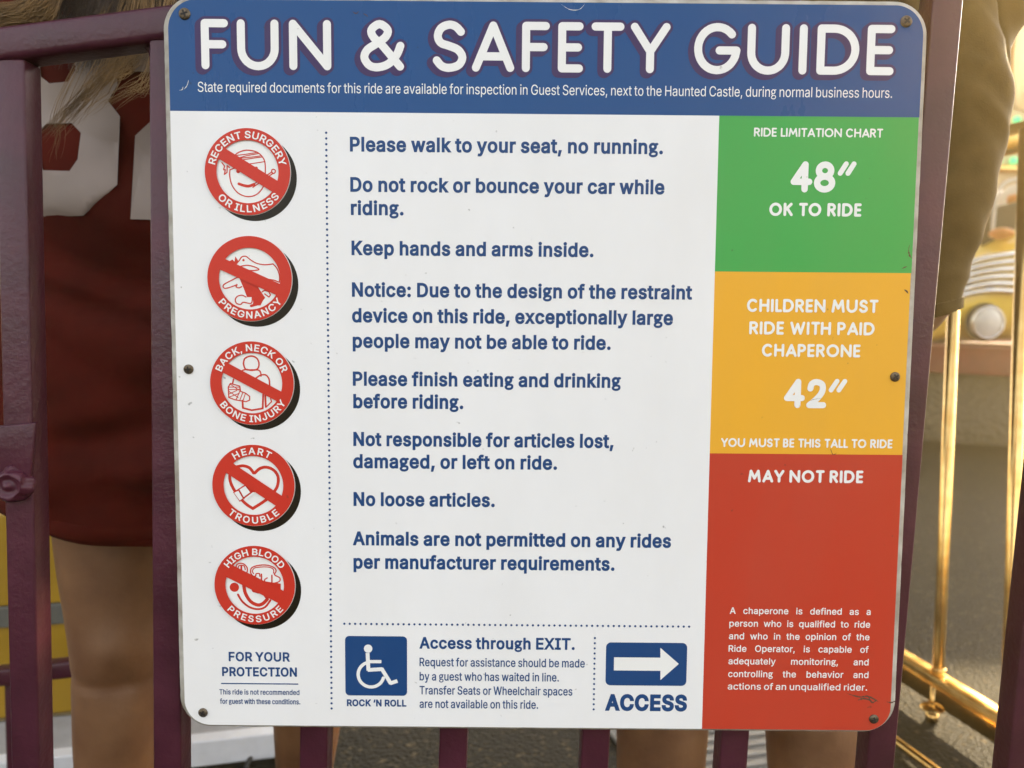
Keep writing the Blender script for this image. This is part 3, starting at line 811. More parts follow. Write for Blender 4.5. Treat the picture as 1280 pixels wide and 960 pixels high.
# translucent cream strip, added for a bright peach patch, nearer to us
aw = empty('peach_patch_cloth', at(1268, 80, 2.6))
tag(aw, 'translucent cream cloth added for the bright peach patch at the top right edge', 'canvas')
def rela(o): o.parent = aw; o.matrix_parent_inverse = Matrix.Translation(-aw.location); return o
V = []; F = []
for i in range(25):
    f_ = i / 24
    for j in range(14):
        g_ = j / 13
        a_ = at(1276 - 26 * f_, -60 + 250 * f_, 2.6); b_ = at(1268 - 12 * f_, -60 + 246 * f_, 2.75)
        p = a_.lerp(b_, g_); p.y += .03 * math.sin(g_ * 16 + f_ * 2); V.append(p)
for i in range(24):
    for j in range(13): F.append((i * 14 + j, i * 14 + j + 1, (i + 1) * 14 + j + 1, (i + 1) * 14 + j))
o = rela(obj('cloth', mesh('cloth', V, F, True), M_cloth)); md = o.modifiers.new('t', 'SOLIDIFY'); md.thickness = .002

# ------------------------------------------------------------------ things low on the left
M_yw = material('yellow_panel_paint', (.36, .21, .006), .5, noise_scale=7, noise_amt=.2)
M_grey = material('grey_rubber_strip', (.10, .10, .085), .6)
M_pale = material('pale_worn_concrete', (.42, .43, .44), .7, noise_scale=16, color2=(.30, .30, .31), bump=.4, bump_scale=80)
M_wp = material('white_kerb_paint', (.78, .80, .84), .5, noise_scale=30, noise_amt=.12)
M_tan = material('tan_boards', (.20, .15, .07), .7, noise_scale=20, noise_amt=.3)
# raised pale platform with a white painted edge
e_l = gnd(-140, 972, .05); e_r = gnd(372, 916, .05)
dl = (e_r - e_l).normalized(); nl = Vector((-dl.y, dl.x, 0)); nl = nl if nl.y > 0 else -nl
step = empty('low_step', (e_l + e_r) / 2 * 1.0)
step.location.z = 0
tag(step, 'low pale concrete step with a white painted edge, at the foot of the yellow wall', 'step')
def rels(o): o.parent = step; o.matrix_parent_inverse = Matrix.Translation(-step.location); return o
def prism(a_, b_, d_, z0, z1, bev=.003):
    c_ = [a_, b_, b_ + d_, a_ + d_]
    return box_bm([Vector((p.x, p.y, z0)) for p in c_] + [Vector((p.x, p.y, z1)) for p in c_], bev, 2)
ea, eb = e_l - dl * .4, e_r
rels(obj('kerb', bm_mesh('kerb', prism(ea, eb, nl * .035, 0, .054)), M_wp))
rels(obj('slab', bm_mesh('slab', prism(ea + nl * .037, eb + nl * .037, nl * .50, 0, .050)), M_pale))
yw = empty('yellow_wall', step.location + nl * .4)
tag(yw, 'yellow painted low wall with a dark grey strip, behind the left purple picket', 'wall')
def rely(o): o.parent = yw; o.matrix_parent_inverse = Matrix.Translation(-yw.location); return o
wa, wb = ea + nl * .17, e_l + dl * .62 + nl * .17
yv = (wa + wb).y / 2
Z = lambda px, py: at(px, py, at(px, py, 1).y * 0 + (wa + (wb - wa) * .62).y).z
zt, zg, zg2, zy2 = Z(5, 640), Z(5, 752), Z(5, 778), Z(70, 893)
for nm_, z0, z1_, mt, off_ in (('panel', zg, zt, M_yw, 0), ('strip', zg2, zg, M_grey, -.004), ('panel', zy2, zg2, M_yw, .004), ('base_board', .052, zy2, M_tan, -.002)):
    rely(obj(nm_, bm_mesh(nm_, prism(wa + nl * off_, wb + nl * off_, nl * .06, z0 + .0005, z1_)), mt))
# second, thinner purple railing between us and the yellow wall
r2 = empty('purple_railing', gnd(20, 940, 0))
tag(r2, 'thin purple handrail farther back at the lower left, in front of the yellow wall', 'railing')
def relr(o): o.parent = r2; o.matrix_parent_inverse = Matrix.Translation(-r2.location); return o
ra = at(-60, 852, 1.34); rb = at(150, 826, 1.34)
relr(obj('rail', bm_mesh('rail', bar_bm(ra, rb, .03, .029, .003), True), M_paint))
for px_ in (12, -60, 140):
    p = at(px_, 850, 1.345); relr(obj('post', bm_mesh('post', box(p.x - .010, p.x + .010, 1.345, 1.365, 0.05, p.z, .002), True), M_paint))
# black cable loop on the asphalt
M_cable = material('black_cable', (.02, .018, .015), .5)
cp = cr([gnd(300, 1010, .006), gnd(306, 965, .006), gnd(316, 944, .006), gnd(330, 937, .006), gnd(344, 941, .006), gnd(352, 960, .006), gnd(366, 1000, .006), gnd(420, 1040, .006)], 8)
cb = tube('cable', cp, .0048, M_cable, None, 10)
tag(cb, 'black cable looped on the asphalt beside the bare leg', 'cable')
# ribbed grey plate between the legs on the right
rp = empty('ribbed_plate', gnd(915, 935, 0))
tag(rp, 'ribbed grey metal plate on the ground between the bare legs on the right', 'plate')
M_rib = material('ribbed_aluminium', (.30, .29, .27), .45, .4, noise_scale=30, noise_amt=.2)
o_ = gnd(900, 940, .012); ux = Vector((.96, .28, 0)).normalized(); uy = Vector((-.28, .96, 0)).normalized()
def relp(o): o.parent = rp; o.matrix_parent_inverse = Matrix.Translation(-rp.location); return o
relp(obj('plate', bm_mesh('plate', prism(o_ - ux * .2 - uy * .25, o_ + ux * .22 - uy * .25, uy * .6, 0, .010)), M_rib))
ribme = None
for i in range(17):
    p = o_ - ux * .19 - uy * .24 + uy * i * .035
    if ribme is None: ribme = bm_mesh('rib', prism(Vector((0, 0, 0)), ux * .40, uy * .014, 0, .007, .002)); ribme.materials.append(M_rib)
    o = bpy.data.objects.new('rib', ribme); COL.objects.link(o); o.location = (p.x, p.y, .010); relp(o)

# ------------------------------------------------------------------ unseen roof, added and notched to keep the sun off the queue
M_roof = material('shade_roof_boards', (.16, .11, .06), .7, noise_scale=5, noise_amt=.3)
roof = empty('added_shade_roof', (-1.0, 3.4, 3.25))
tag(roof, 'unseen wooden roof added above the frame to shade the queue', 'roof')
def relf(o): o.parent = roof; o.matrix_parent_inverse = Matrix.Translation(-roof.location); return o
relf(obj('deck', bm_mesh('deck', box(-7.5, 3.0, .75, 4.6, 3.25, 3.33, .01, 1)), M_roof))
relf(obj('deck', bm_mesh('deck', box(-7.5, 4.9, 4.603, 7.6, 3.25, 3.33, .01, 1)), M_roof))
for x in (-7.3, -3.5):
    relf(obj('post', bm_mesh('post', box(x - .06, x + .06, 5.9, 6.02, 0, 3.25, .005)), M_roof))
for y_ in (1.4, 3.4, 5.4):
    relf(obj('joist', bm_mesh('joist', box(-7.4, 2.55, y_, y_ + .06, 3.13, 3.249, .005)), M_roof))

# ------------------------------------------------------------------ golden haze volume, added in place of lens flare
hz = bpy.data.materials.new('flare_haze'); hz.use_nodes = True
ht = hz.node_tree; ht.nodes.remove(ht.nodes['Principled BSDF'])
pv = ht.nodes.new('ShaderNodeVolumePrincipled'); pv.inputs['Color'].default_value = (1.0, .76, .36, 1)
pv.inputs['Density'].default_value = 0.022; pv.inputs['Anisotropy'].default_value = 0.72
ht.links.new(pv.outputs[0], ht.nodes['Material Output'].inputs['Volume'])
o = obj('haze', bm_mesh('haze', box(-75, 75, -55, 95, -1.0, 3.9)), hz); tag(o, 'thin golden haze added to stand in for lens flare', kind='stuff')

M_bright_patch = material('bright_patch_white', (.95, .88, .72), .6, trans=.85)  # translucent cloth, added to make the overexposed patch at the right edge
sb = empty('bright_patch_cloth', at(1275, 90, 2.4)); tag(sb, 'white translucent cloth added for the blown-out bright patch at the right edge, above the brass rail', 'banner')
V = []; F = []
for i in range(16):
    for j in range(12):
        a_ = at(1281 - 19 * i / 15, 5 + 134 * i / 15, 2.45); b_ = at(1400, 5 + 138 * i / 15, 2.3)
        q_ = a_.lerp(b_, j / 11); q_.y += .02 * math.sin(j * 1.7 + i * .3); V.append(q_)
for i in range(15):
    for j in range(11): F.append((i * 12 + j, i * 12 + j + 1, (i + 1) * 12 + j + 1, (i + 1) * 12 + j))
o = obj('cloth', mesh('cloth', V, F, True), M_bright_patch); o.parent = sb; o.matrix_parent_inverse = Matrix.Translation(-sb.location)
md = o.modifiers.new('t', 'SOLIDIFY'); md.thickness = .0015
V, F = tube_geo([at(1270, 0, 2.45) - Vector((0, 0, -.02)), at(1400, 0, 2.3)], .012, 10)
o = obj('added_pole', mesh('added_pole', V, F, True), M_brass); o.parent = sb; o.matrix_parent_inverse = Matrix.Translation(-sb.location)

# ------------------------------------------------------------------ the sign: pose, and pixels -> board millimetres
SR = Matrix(((9.99963233e-01, -8.57506269e-03, -8.4e-06), (8.54781194e-03, 9.96862544e-01, -7.86892882e-02), (6.83141103e-04, 7.86863232e-02, 9.96899190e-01)))
ST = Vector((0.02692602, -0.30687705, 0.63406392))      # middle of the top edge, camera axes
SW, SH = 0.61, 0.6043
_r = C2W @ (SR @ Vector((1, 0, 0))); _u = C2W @ (SR @ Vector((0, -1, 0))); _n = C2W @ (SR @ Vector((0, 0, -1)))
_o = CAM + C2W @ ST
SIGN_M = Matrix(((_r.x, _u.x, _n.x, _o.x), (_r.y, _u.y, _n.y, _o.y), (_r.z, _u.z, _n.z, _o.z), (0, 0, 0, 1)))
SIGN_I = SIGN_M.inverted()
def S(px, py):                     # where a sight line meets the face of the board (x right, y up from the top edge)
    a = SIGN_I @ CAM; d = SIGN_I.to_3x3() @ ray(px, py)
    p = a - d * (a.z / d.z)
    return Vector((p.x, p.y))

sign = empty('safety_sign')
sign.matrix_world = SIGN_M
tag(sign, 'square safety rules sign with blue header and green, orange and red side panels', 'sign')

LAY = 0.00012                      # thickness of one printed layer
def layer_mesh(name, polys, z, th=0.0):
    """polys: list of 2D loops or (verts, faces) sheets, each a hair above the one before"""
    V = []; F = []
    if len(polys) > 1:
        vv, ff = union(polys)
        return mesh(name, [(v[0], v[1], z) for v in vv], ff)
    for k, p in enumerate(polys):
        zz = z
        if True:
            b = len(V); V += [(v[0], v[1], zz) for v in p]
            a = sum(p[i][0] * p[(i + 1) % len(p)][1] - p[(i + 1) % len(p)][0] * p[i][1] for i in range(len(p)))
            idx = list(range(b, b + len(p)))
            F.append(tuple(idx if a > 0 else idx[::-1]))
    return mesh(name, V, F)
def union(polys, scale=1000.0):
    """one clean sheet out of many overlapping loops"""
    vs = []; fs = []
    for q in polys:
        b = len(vs); vs += [Vector((v[0] * scale, v[1] * scale)) for v in q]
        a = sum(q[i][0] * q[(i + 1) % len(q)][1] - q[(i + 1) % len(q)][0] * q[i][1] for i in range(len(q)))
        idx = list(range(b, b + len(q))); fs.append(idx if a > 0 else idx[::-1])
    r = delaunay_2d_cdt(vs, [], fs, 0, 1e-5 * scale / 1000.0)
    return ([(v.x / scale, v.y / scale) for v in r[0]], [tuple(f) for f, o in zip(r[2], r[5]) if o])
def hull(pts):
    P = sorted(set((round(p[0], 7), round(p[1], 7)) for p in pts))
    def half(Q):
        o = []
        for p in Q:
            while len(o) > 1 and (o[-1][0] - o[-2][0]) * (p[1] - o[-2][1]) - (o[-1][1] - o[-2][1]) * (p[0] - o[-2][0]) <= 0: o.pop()
            o.append(p)
        return o
    a = half(P); b = half(P[::-1])
    return a[:-1] + b[:-1]
def circ(c, r, n=20, ry=None):
    ry = ry or r
    return [(c[0] + r * math.cos(2 * math.pi * i / n), c[1] + ry * math.sin(2 * math.pi * i / n)) for i in range(n)]
def capsule(a, b, r, sweep=None, n=20):
    pts = circ(a, r, n) + circ(b, r, n)
    if sweep: pts += [(p[0] + sweep[0], p[1] + sweep[1]) for p in pts]
    return hull(pts)
def stroke(pl, r, sweep=None, closed=False, butt=False):
    out = []
    pl = [Vector(p[:2]) for p in pl]
    if closed: pl = pl + [pl[0]]
    for i in range(len(pl) - 1):
        if (pl[i] - pl[i + 1]).length < 1e-7: continue
        if butt:
            d = (pl[i + 1] - pl[i]).normalized(); nn = Vector((-d.y, d.x)) * r; e = d * r * 0.35
            a = pl[i] - (e if i > 0 else d * 0); b = pl[i + 1] + (e if i < len(pl) - 2 else d * 0)
            out.append([tuple(a + nn), tuple(a - nn), tuple(b - nn), tuple(b + nn)])
        else: out.append(capsule(pl[i], pl[i + 1], r, sweep, 16))
    return out
def rrect(x0, x1, y0, y1, rad, n=8):
    """corner order: bottom-left, bottom-right, top-right, top-left"""
    if not hasattr(rad, '__len__'): rad = [rad] * 4
    out = []
    for (cx, cy, a0, r) in ((x0, y0, 180, rad[0]), (x1, y0, 270, rad[1]), (x1, y1, 0, rad[2]), (x0, y1, 90, rad[3])):
        sx = 1 if cx == x0 else -1; sy = 1 if cy == y0 else -1
        if r == 0: out.append((cx, cy)); continue
        for i in range(n + 1):
            a = R(a0 + 90 * i / n)
            out.append((cx + sx * r + r * math.cos(a), cy + sy * r + r * math.sin(a)))
    return out

# the board itself: 7 mm plastic with a routed, knocked-about rim
def rings_mesh(rings):
    n = len(rings[0]); V = []; F = []
    for r in rings: V += r
    for i in range(len(rings) - 1):
        for k in range(n):
            k2 = (k + 1) % n
            F.append((i * n + k, i * n + k2, (i + 1) * n + k2, (i + 1) * n + k))
    F.append(tuple(range((len(rings) - 1) * n, len(rings) * n)))
    F.append(tuple(range(n - 1, -1, -1)))
    return mesh('board', V, F)
def densify(l, step=0.004):
    o = []
    for i in range(len(l)):
        a = Vector(l[i]); b = Vector(l[(i + 1) % len(l)]); k = max(1, int((b - a).length / step))
        for j in range(k): o.append(tuple(a.lerp(b, j / k)))
    return o
def ring(x0, x1, y0, y1, rad, z, jag=0.0):
    # same number of points on every ring: resample at fixed fractions of each side
    out = []
    C = [(x0 + rad, y0 + rad, 180), (x1 - rad, y0 + rad, 270), (x1 - rad, y1 - rad, 0), (x0 + rad, y1 - rad, 90)]
    for q, (cx, cy, a0) in enumerate(C):
        for i in range(13):
            a = R(a0 + 90 * i / 12); out.append([cx + rad * math.cos(a), cy + rad * math.sin(a), z])
        nx, ny, a1 = C[(q + 1) % 4]
        p = Vector(out[-1]); e = Vector((nx + rad * math.cos(R(a1)), ny + rad * math.sin(R(a1)), z))
        for i in range(1, 120): out.append(list(p.lerp(e, i / 120)))
    mx = (x0 + x1) / 2; my = (y0 + y1) / 2
    for v in out:
        if jag:
            d = noise.noise(Vector((v[0] * 60, v[1] * 60, z * 300))) * jag + noise.noise(Vector((v[0] * 14, v[1] * 14, 3))) * jag
            if noise.noise(Vector((v[0] * 110, v[1] * 110, 9))) > 0.42: d -= jag * 1.6
            l = Vector((v[0] - mx, v[1] - my))
            if abs(l.x) / SW > abs(l.y) / SH: v[0] += d * (1 if l.x > 0 else -1)
            else: v[1] += d * (1 if l.y > 0 else -1)
    return [tuple(v) for v in out]
hw = SW / 2
board = rings_mesh([ring(-hw, hw, -SH, 0, 0.027, -0.009),
                    ring(-hw, hw, -SH, 0, 0.027, -0.0034, 0.00012),
                    ring(-hw + .0006, hw - .0006, -SH + .0006, -.0006, 0.0265, -0.0024, 0.00015),
                    ring(-hw + .0028, hw - .0028, -SH + .0022, -.0022, 0.025, -0.0009, 0.00035),
                    ring(-hw + .0048, hw - .0048, -SH + .0036, -.0036, 0.0235, 0.0, 0.0002)])
obj('board', board, M_edge, sign)

gx, gy = S(899, 145.5)[0], 0.5 * (S(212, 138.6)[1] + S(1148, 146.8)[1])      # corner between header and chart
yo = S(890, 339.3)[1]; yr = S(886, 566.6)[1]
X0, X1, YB, YT = -hw + .0050, hw - .0046, -SH + .0030, -.0042
z1 = LAY
def sheet(name, x0, x1, y0, y1, rad, mat, z=z1):
    return obj(name, layer_mesh(name, [rrect(x0, x1, y0, y1, rad, 12)], z), mat, sign)
sheet('white_panel', X0, gx, YB, gy, [0.022, 0, 0, 0], M_white)
sheet('header_panel', X0, X1, gy, YT, [0, 0, 0.023, 0.023], M_blue)
sheet('green_panel', gx, X1 - .0004, yo, gy, 0, M_green)
sheet('orange_panel', gx, X1 - .0008, yr, yo, 0, M_orange)
sheet('red_panel', gx, X1 - .0006, YB, yr, [0, 0.020, 0, 0], M_red)
Z_TXT = z1 + LAY * 1.2

# ---------------------------------------------------------------- grotesque letters (outlines kept as numbers below)
SPACE=187
GLY={
"'":(206,'78,318,17,0,-3,63 70,509,3,-64,22,0 136,509,-22,0,-3,-64 128,318,3,63,-16,0'),
',':(188,'38,-119,15,0,10,63 68,71,-10,-63,23,0 137,71,-23,0,-18,-63 84,-119,18,63,-15,0'),
'.':(188,'95,-4,13,0,-12,0 63,9,9,-9,-9,9 50,41,0,-13,0,13 63,73,-9,-8,9,9 95,87,-12,0,13,0 128,73,-9,9,9,-8 141,41,0,13,0,-13 128,9,9,9,-9,-9'),
'8':(453,'226,-7,34,0,-34,0 136,11,26,-12,-27,13 74,62,15,-22,-15,21 52,135,0,-27,0,22 65,195,-9,-18,9,18 101,241,-15,-12,15,12 153,265,-20,-4,0,0 153,267,0,-1,-25,6 93,308,15,-21,-15,21 70,380,0,-27,0,26 90,450,-13,-21,14,20 146,498,-24,-12,23,12 226,516,-30,0,30,0 306,498,-23,12,23,-12 361,450,-13,20,14,-21 382,380,0,26,0,-27 359,308,15,21,-15,-21 300,267,25,6,0,-1 300,265,0,0,19,-4 351,241,-15,12,15,-12 387,195,-9,18,9,-18 401,135,0,22,0,-27 378,62,15,21,-14,-22 317,11,26,13,-26,-12;226,49,-22,0,23,0 285,60,-17,-7,16,8 323,91,-9,-13,9,14 337,139,0,-18,0,19 322,189,10,-15,-9,14 283,223,17,-9,-17,8 226,235,21,0,-21,0 169,223,17,8,-17,-9 130,189,9,14,-10,-15 115,139,0,19,0,-18 129,91,-9,14,9,-13 167,60,-16,8,17,-7;226,290,-18,0,18,0 274,300,-14,-7,14,7 307,330,-8,-12,8,13 319,376,0,-18,0,17 308,420,7,-13,-8,13 275,449,14,-6,-14,7 226,460,19,0,-18,0 177,449,14,7,-14,-6 145,420,7,13,-8,-13 133,376,0,17,0,-18 145,330,-8,13,7,-12 178,300,-15,7,14,-7'),
':':(188,'95,-4,13,0,-12,0 63,9,9,-9,-9,9 50,41,0,-13,0,13 63,73,-9,-8,9,9 95,87,-12,0,13,0 128,73,-9,9,9,-8 141,41,0,13,0,-13 128,9,9,9,-9,-9;95,271,13,0,-12,0 63,284,9,-9,-9,9 50,316,0,-12,0,13 63,349,-9,-9,9,8 95,362,-12,0,13,0 128,349,-9,8,9,-9 141,316,0,13,0,-12 128,284,9,9,-9,-9'),
'A':(479,'16,0,23,0,62,170 201,509,-61,-170,25,0 276,509,-25,0,62,-170 463,0,-62,170,-23,0 395,0,23,0,-36,101 287,302,36,-100,-6,19 264,372,9,-28,-9,28 232,478,13,-43,4,0 245,478,-4,0,-12,-43 213,371,9,28,-9,-28 191,302,5,18,-36,-100 85,0,35,101,-23,0;110,142,87,0,0,19 110,199,0,-19,87,0 370,199,-87,0,0,-19 370,142,0,19,-87,0'),
'B':(456,'60,0,62,0,0,170 60,509,0,-170,60,0 241,509,-60,0,35,0 329,491,-23,12,23,-12 381,442,-12,20,11,-20 398,374,0,25,0,-22 387,320,7,14,-8,-14 356,286,13,8,-12,-9 315,267,15,4,0,-2 315,262,0,2,16,-1 363,245,-16,10,16,-10 402,203,-10,18,11,-18 418,136,0,27,0,-25 400,67,12,20,-12,-21 344,18,26,12,-25,-12 247,0,40,0,-63,0;125,57,0,58,40,0 245,57,-40,0,39,0 330,80,-17,-15,17,15 355,137,0,-23,0,17 342,184,9,-14,-8,14 306,218,15,-9,-16,9 248,231,23,0,-41,0 125,231,41,0,0,-58;125,285,0,56,37,0 238,285,-38,0,19,0 288,296,-15,-7,15,7 323,326,-8,-13,9,13 336,372,0,-17,0,23 313,429,15,-15,-16,15 240,452,33,0,-38,0 125,452,38,0,0,-56'),
'C':(510,'267,-7,26,0,-44,0 150,25,34,-21,-34,21 70,115,19,-39,-20,39 40,254,0,-53,0,54 70,393,-20,-39,19,39 150,484,-34,-22,34,21 267,516,-44,0,26,0 340,504,-23,8,23,-7 402,471,-18,15,18,-14 448,418,-12,21,12,-20 473,348,-5,26,-22,0 408,348,22,0,-4,18 389,395,9,-14,-8,13 357,428,13,-9,-12,10 315,449,16,-5,-15,5 267,456,17,0,-31,0 184,432,24,16,-25,-15 125,364,14,30,-14,-30 103,254,0,43,0,-43 125,145,-14,30,15,-30 184,76,-25,16,25,-15 267,53,-31,0,17,0 315,60,-15,-5,16,5 357,81,-12,-10,13,9 389,114,-8,-13,9,14 408,160,-4,-17,22,0 473,160,-22,0,-4,-25 448,91,12,20,-12,-21 402,38,19,14,-18,-15 341,5,22,7,-23,-8'),
'D':(502,'219,0,52,0,-41,0 96,0,41,0,0,19 96,57,0,-19,40,0 215,57,-40,0,41,0 318,81,-27,-16,27,16 379,149,-13,-30,13,30 399,255,0,-41,0,41 379,361,13,-30,-13,29 320,428,26,-16,-27,16 221,452,39,0,-43,0 93,452,43,0,0,19 93,509,0,-19,44,0 225,509,-44,0,50,0 353,478,-36,21,35,-20 433,391,-18,38,19,-38 462,255,0,53,0,-53 433,119,19,38,-19,-38 351,31,36,20,-37,-21;125,509,-22,0,0,-170 125,0,0,170,-22,0 60,0,22,0,0,170 60,509,0,-170,22,0'),
'E':(418,'60,0,105,0,0,170 60,509,0,-170,104,0 372,509,-104,0,0,-19 372,452,0,19,-82,0 125,452,82,0,0,-56 125,286,0,55,77,0 355,286,-77,0,0,-19 355,229,0,19,-77,0 125,229,77,0,0,-57 125,57,0,57,83,0 375,57,-83,0,0,-19 375,0,0,19,-105,0'),
'F':(410,'60,0,22,0,0,170 60,509,0,-170,103,0 369,509,-103,0,0,-19 369,452,0,19,-81,0 125,452,81,0,0,-58 125,278,0,58,73,0 346,278,-74,0,0,-19 346,221,0,19,-74,0 125,221,73,0,0,-74 125,0,0,74,-22,0'),
'G':(520,'269,-7,40,0,-46,0 149,25,35,-21,-34,21 69,116,19,-39,-19,39 40,254,0,-53,0,54 69,393,-19,-39,19,39 149,484,-34,-22,34,21 265,516,-44,0,27,0 340,504,-23,8,24,-8 403,469,-18,15,19,-15 449,416,-12,21,12,-20 474,349,-4,24,-22,0 408,349,22,0,-5,16 387,393,9,-13,-8,13 356,427,12,-10,-12,9 315,448,15,-4,-15,5 265,456,18,0,-30,0 183,432,25,16,-24,-15 125,364,14,30,-14,-30 103,254,0,43,0,-43 125,145,-14,30,15,-30 184,76,-25,16,25,-15 269,53,-32,0,28,0 345,71,-22,-12,22,12 396,123,-12,-22,13,23 415,202,0,-30,6,-1 434,199,-6,1,-50,0 283,199,50,0,0,19 283,256,0,-19,65,0 478,256,-65,0,0,-19 478,200,0,19,0,-42 451,91,18,31,-18,-31 377,19,31,17,-32,-17'),
'H':(517,'60,0,22,0,0,170 60,509,0,-170,22,0 125,509,-22,0,0,-74 125,289,0,73,89,0 392,289,-89,0,0,73 392,509,0,-74,22,0 457,509,-22,0,0,-170 457,0,0,170,-22,0 392,0,22,0,0,77 392,232,0,-77,-89,0 125,232,89,0,0,-77 125,0,0,77,-22,0'),
'I':(300,'31,0,80,0,0,19 31,57,0,-19,29,0 118,57,-29,0,0,132 118,452,0,-132,-29,0 31,452,29,0,0,19 31,509,0,-19,80,0 269,509,-79,0,0,-19 269,452,0,19,-29,0 183,452,29,0,0,-132 183,57,0,132,29,0 269,57,-29,0,0,-19 269,0,0,19,-79,0'),
'J':(396,'185,-7,45,0,-45,0 75,33,29,-27,-28,26 33,145,0,-48,0,10 33,173,0,-9,22,0 98,173,-22,0,0,-9 98,145,0,10,0,-31 122,74,-16,17,15,-16 185,50,-26,0,26,0 248,74,-16,-16,16,17 272,145,0,-31,0,122 272,509,0,-121,21,0 336,509,-21,0,0,-121 336,145,0,122,0,-48 294,33,28,26,-28,-27'),
'K':(467,'104,145,42,44,0,24 104,216,0,-23,12,16 139,261,-11,-14,12,14 174,303,-12,-13,13,14 212,344,-13,-13,50,55 364,509,-51,-55,28,0 448,509,-28,0,-72,-78 231,276,73,77,-1,0 228,276,1,0,-41,-43;60,0,22,0,0,170 60,509,0,-170,22,0 125,509,-22,0,0,-58 125,334,0,58,-1,-36 124,225,0,36,0,-11 125,193,-1,11,0,-64 125,0,0,64,-22,0;372,0,26,0,-61,86 188,259,61,-86,13,17 228,309,-13,-16,74,-103 449,0,-74,103,-26,0'),
'L':(393,'60,0,100,0,0,170 60,509,0,-170,22,0 125,509,-22,0,0,-151 125,57,0,151,78,0 361,57,-79,0,0,-19 361,0,0,19,-100,0'),
'N':(523,'60,0,22,0,0,170 60,509,0,-170,25,0 136,509,-25,0,69,-109 343,183,-69,108,6,-9 363,151,-8,13,7,-13 388,107,-9,16,8,-17 414,55,-9,18,-3,0 405,54,3,0,-2,18 401,108,0,-18,-1,18 399,157,0,-15,0,15 399,195,0,-10,0,105 399,509,0,-105,21,0 463,509,-21,0,0,-170 463,0,0,170,-25,0 387,0,25,0,-62,97 202,290,62,-97,-8,13 177,331,9,-15,-8,14 148,381,11,-19,-11,19 108,452,15,-28,3,1 119,454,-4,-1,1,-26 122,384,-1,21,1,-22 124,328,0,16,1,-16 125,291,0,9,0,-97 125,0,0,97,-22,0'),
'O':(533,'267,-7,44,0,-44,0 150,25,34,-21,-34,21 70,115,20,-39,-20,39 40,254,0,-53,0,54 70,393,-20,-39,20,39 150,484,-34,-22,34,21 267,516,-44,0,44,0 384,484,-34,21,34,-22 464,393,-20,39,19,-39 493,254,0,54,0,-53 464,115,19,39,-20,-39 384,25,34,21,-34,-21;267,53,-31,0,30,0 349,76,-24,-15,25,15 408,144,-14,-30,15,30 430,254,0,-43,0,44 408,365,15,-30,-14,30 349,433,25,-16,-24,15 267,456,30,0,-31,0 184,433,25,15,-25,-16 125,364,15,30,-14,-30 103,254,0,43,0,-43 125,144,-14,30,15,-30 184,76,-25,16,25,-15'),
'P':(444,'60,0,22,0,0,170 60,509,0,-170,58,0 235,509,-58,0,39,0 332,487,-25,15,26,-14 390,430,-13,24,12,-25 409,348,0,30,0,-31 390,265,12,25,-13,-24 332,207,26,15,-25,-14 235,186,39,0,-42,0 109,186,42,0,0,19 109,242,0,-18,41,0 233,242,-42,0,26,0 297,256,-16,-9,16,9 333,294,-8,-16,8,16 344,348,0,-20,0,20 333,402,8,-16,-8,15 297,439,16,-9,-17,9 232,452,27,0,-36,0 125,452,35,0,0,-151 125,0,0,151,-22,0'),
'R':(449,'60,0,22,0,0,170 60,509,0,-170,59,0 236,509,-59,0,39,0 333,489,-26,13,26,-14 390,433,-12,24,13,-23 409,352,0,30,0,-31 390,271,13,24,-12,-23 333,217,26,13,-26,-13 236,198,39,0,-47,0 96,198,47,0,0,19 96,255,0,-19,46,0 234,255,-46,0,26,0 298,267,-17,-8,16,8 334,300,-8,-14,7,15 345,352,0,-20,0,20 334,405,7,-15,-8,15 298,440,16,-9,-17,8 233,452,26,0,-36,0 125,452,36,0,0,-151 125,0,0,151,-22,0;353,0,25,0,-41,76 230,229,41,-76,24,0 303,229,-24,0,41,-76 428,0,-42,76,-25,0'),
'S':(446,'224,-9,39,0,-37,0 128,9,27,-12,-28,12 64,60,15,-22,-15,22 38,137,2,-30,22,0 104,137,-22,0,2,-20 123,88,-11,13,11,-13 166,59,-17,6,18,-7 224,49,-21,0,23,0 286,60,-18,-7,18,8 329,92,-10,-14,11,13 346,139,0,-18,0,16 332,179,9,-10,-9,10 296,205,15,-7,-15,6 245,222,19,-5,-21,6 184,239,20,-5,-42,12 86,289,23,-21,-23,22 52,372,0,-33,0,29 75,448,-15,-22,15,21 138,498,-27,-12,26,12 227,516,-33,0,34,0 316,498,-26,12,26,-12 377,449,-15,20,15,-21 401,378,-1,26,-21,0 337,378,21,0,-2,25 302,437,21,-14,-21,14 225,459,31,0,-22,0 167,448,17,7,-16,-7 129,418,9,13,-9,-12 115,376,0,15,0,-18 131,334,-11,10,11,-11 169,308,-15,6,15,-6 212,293,-13,4,18,-4 264,279,-17,5,15,-4 312,264,-17,6,16,-7 359,238,-15,10,14,-11 395,198,-10,16,9,-17 408,139,0,23,0,-28 386,64,15,22,-14,-23 323,11,28,13,-27,-13'),
'T':(448,'32,452,53,0,0,19 32,509,0,-19,128,0 417,509,-129,0,0,-19 417,452,0,19,-54,0 257,452,53,0,0,-151 257,0,0,151,-22,0 193,0,21,0,0,151 193,452,0,-151,-54,0'),
'U':(517,'259,-8,40,0,-40,0 154,15,30,-15,-30,16 85,80,16,-27,-17,27 60,173,0,-35,0,112 60,509,0,-112,21,0 124,509,-21,0,0,-110 124,178,0,110,0,-24 141,113,-11,19,11,-19 187,68,-20,11,20,-11 259,52,-28,0,28,0 331,68,-20,-11,20,11 377,113,-11,-19,10,19 393,178,0,-24,0,110 393,509,0,-110,21,0 457,509,-21,0,0,-112 457,173,0,112,0,-35 433,80,16,27,-17,-27 363,15,30,16,-29,-15'),
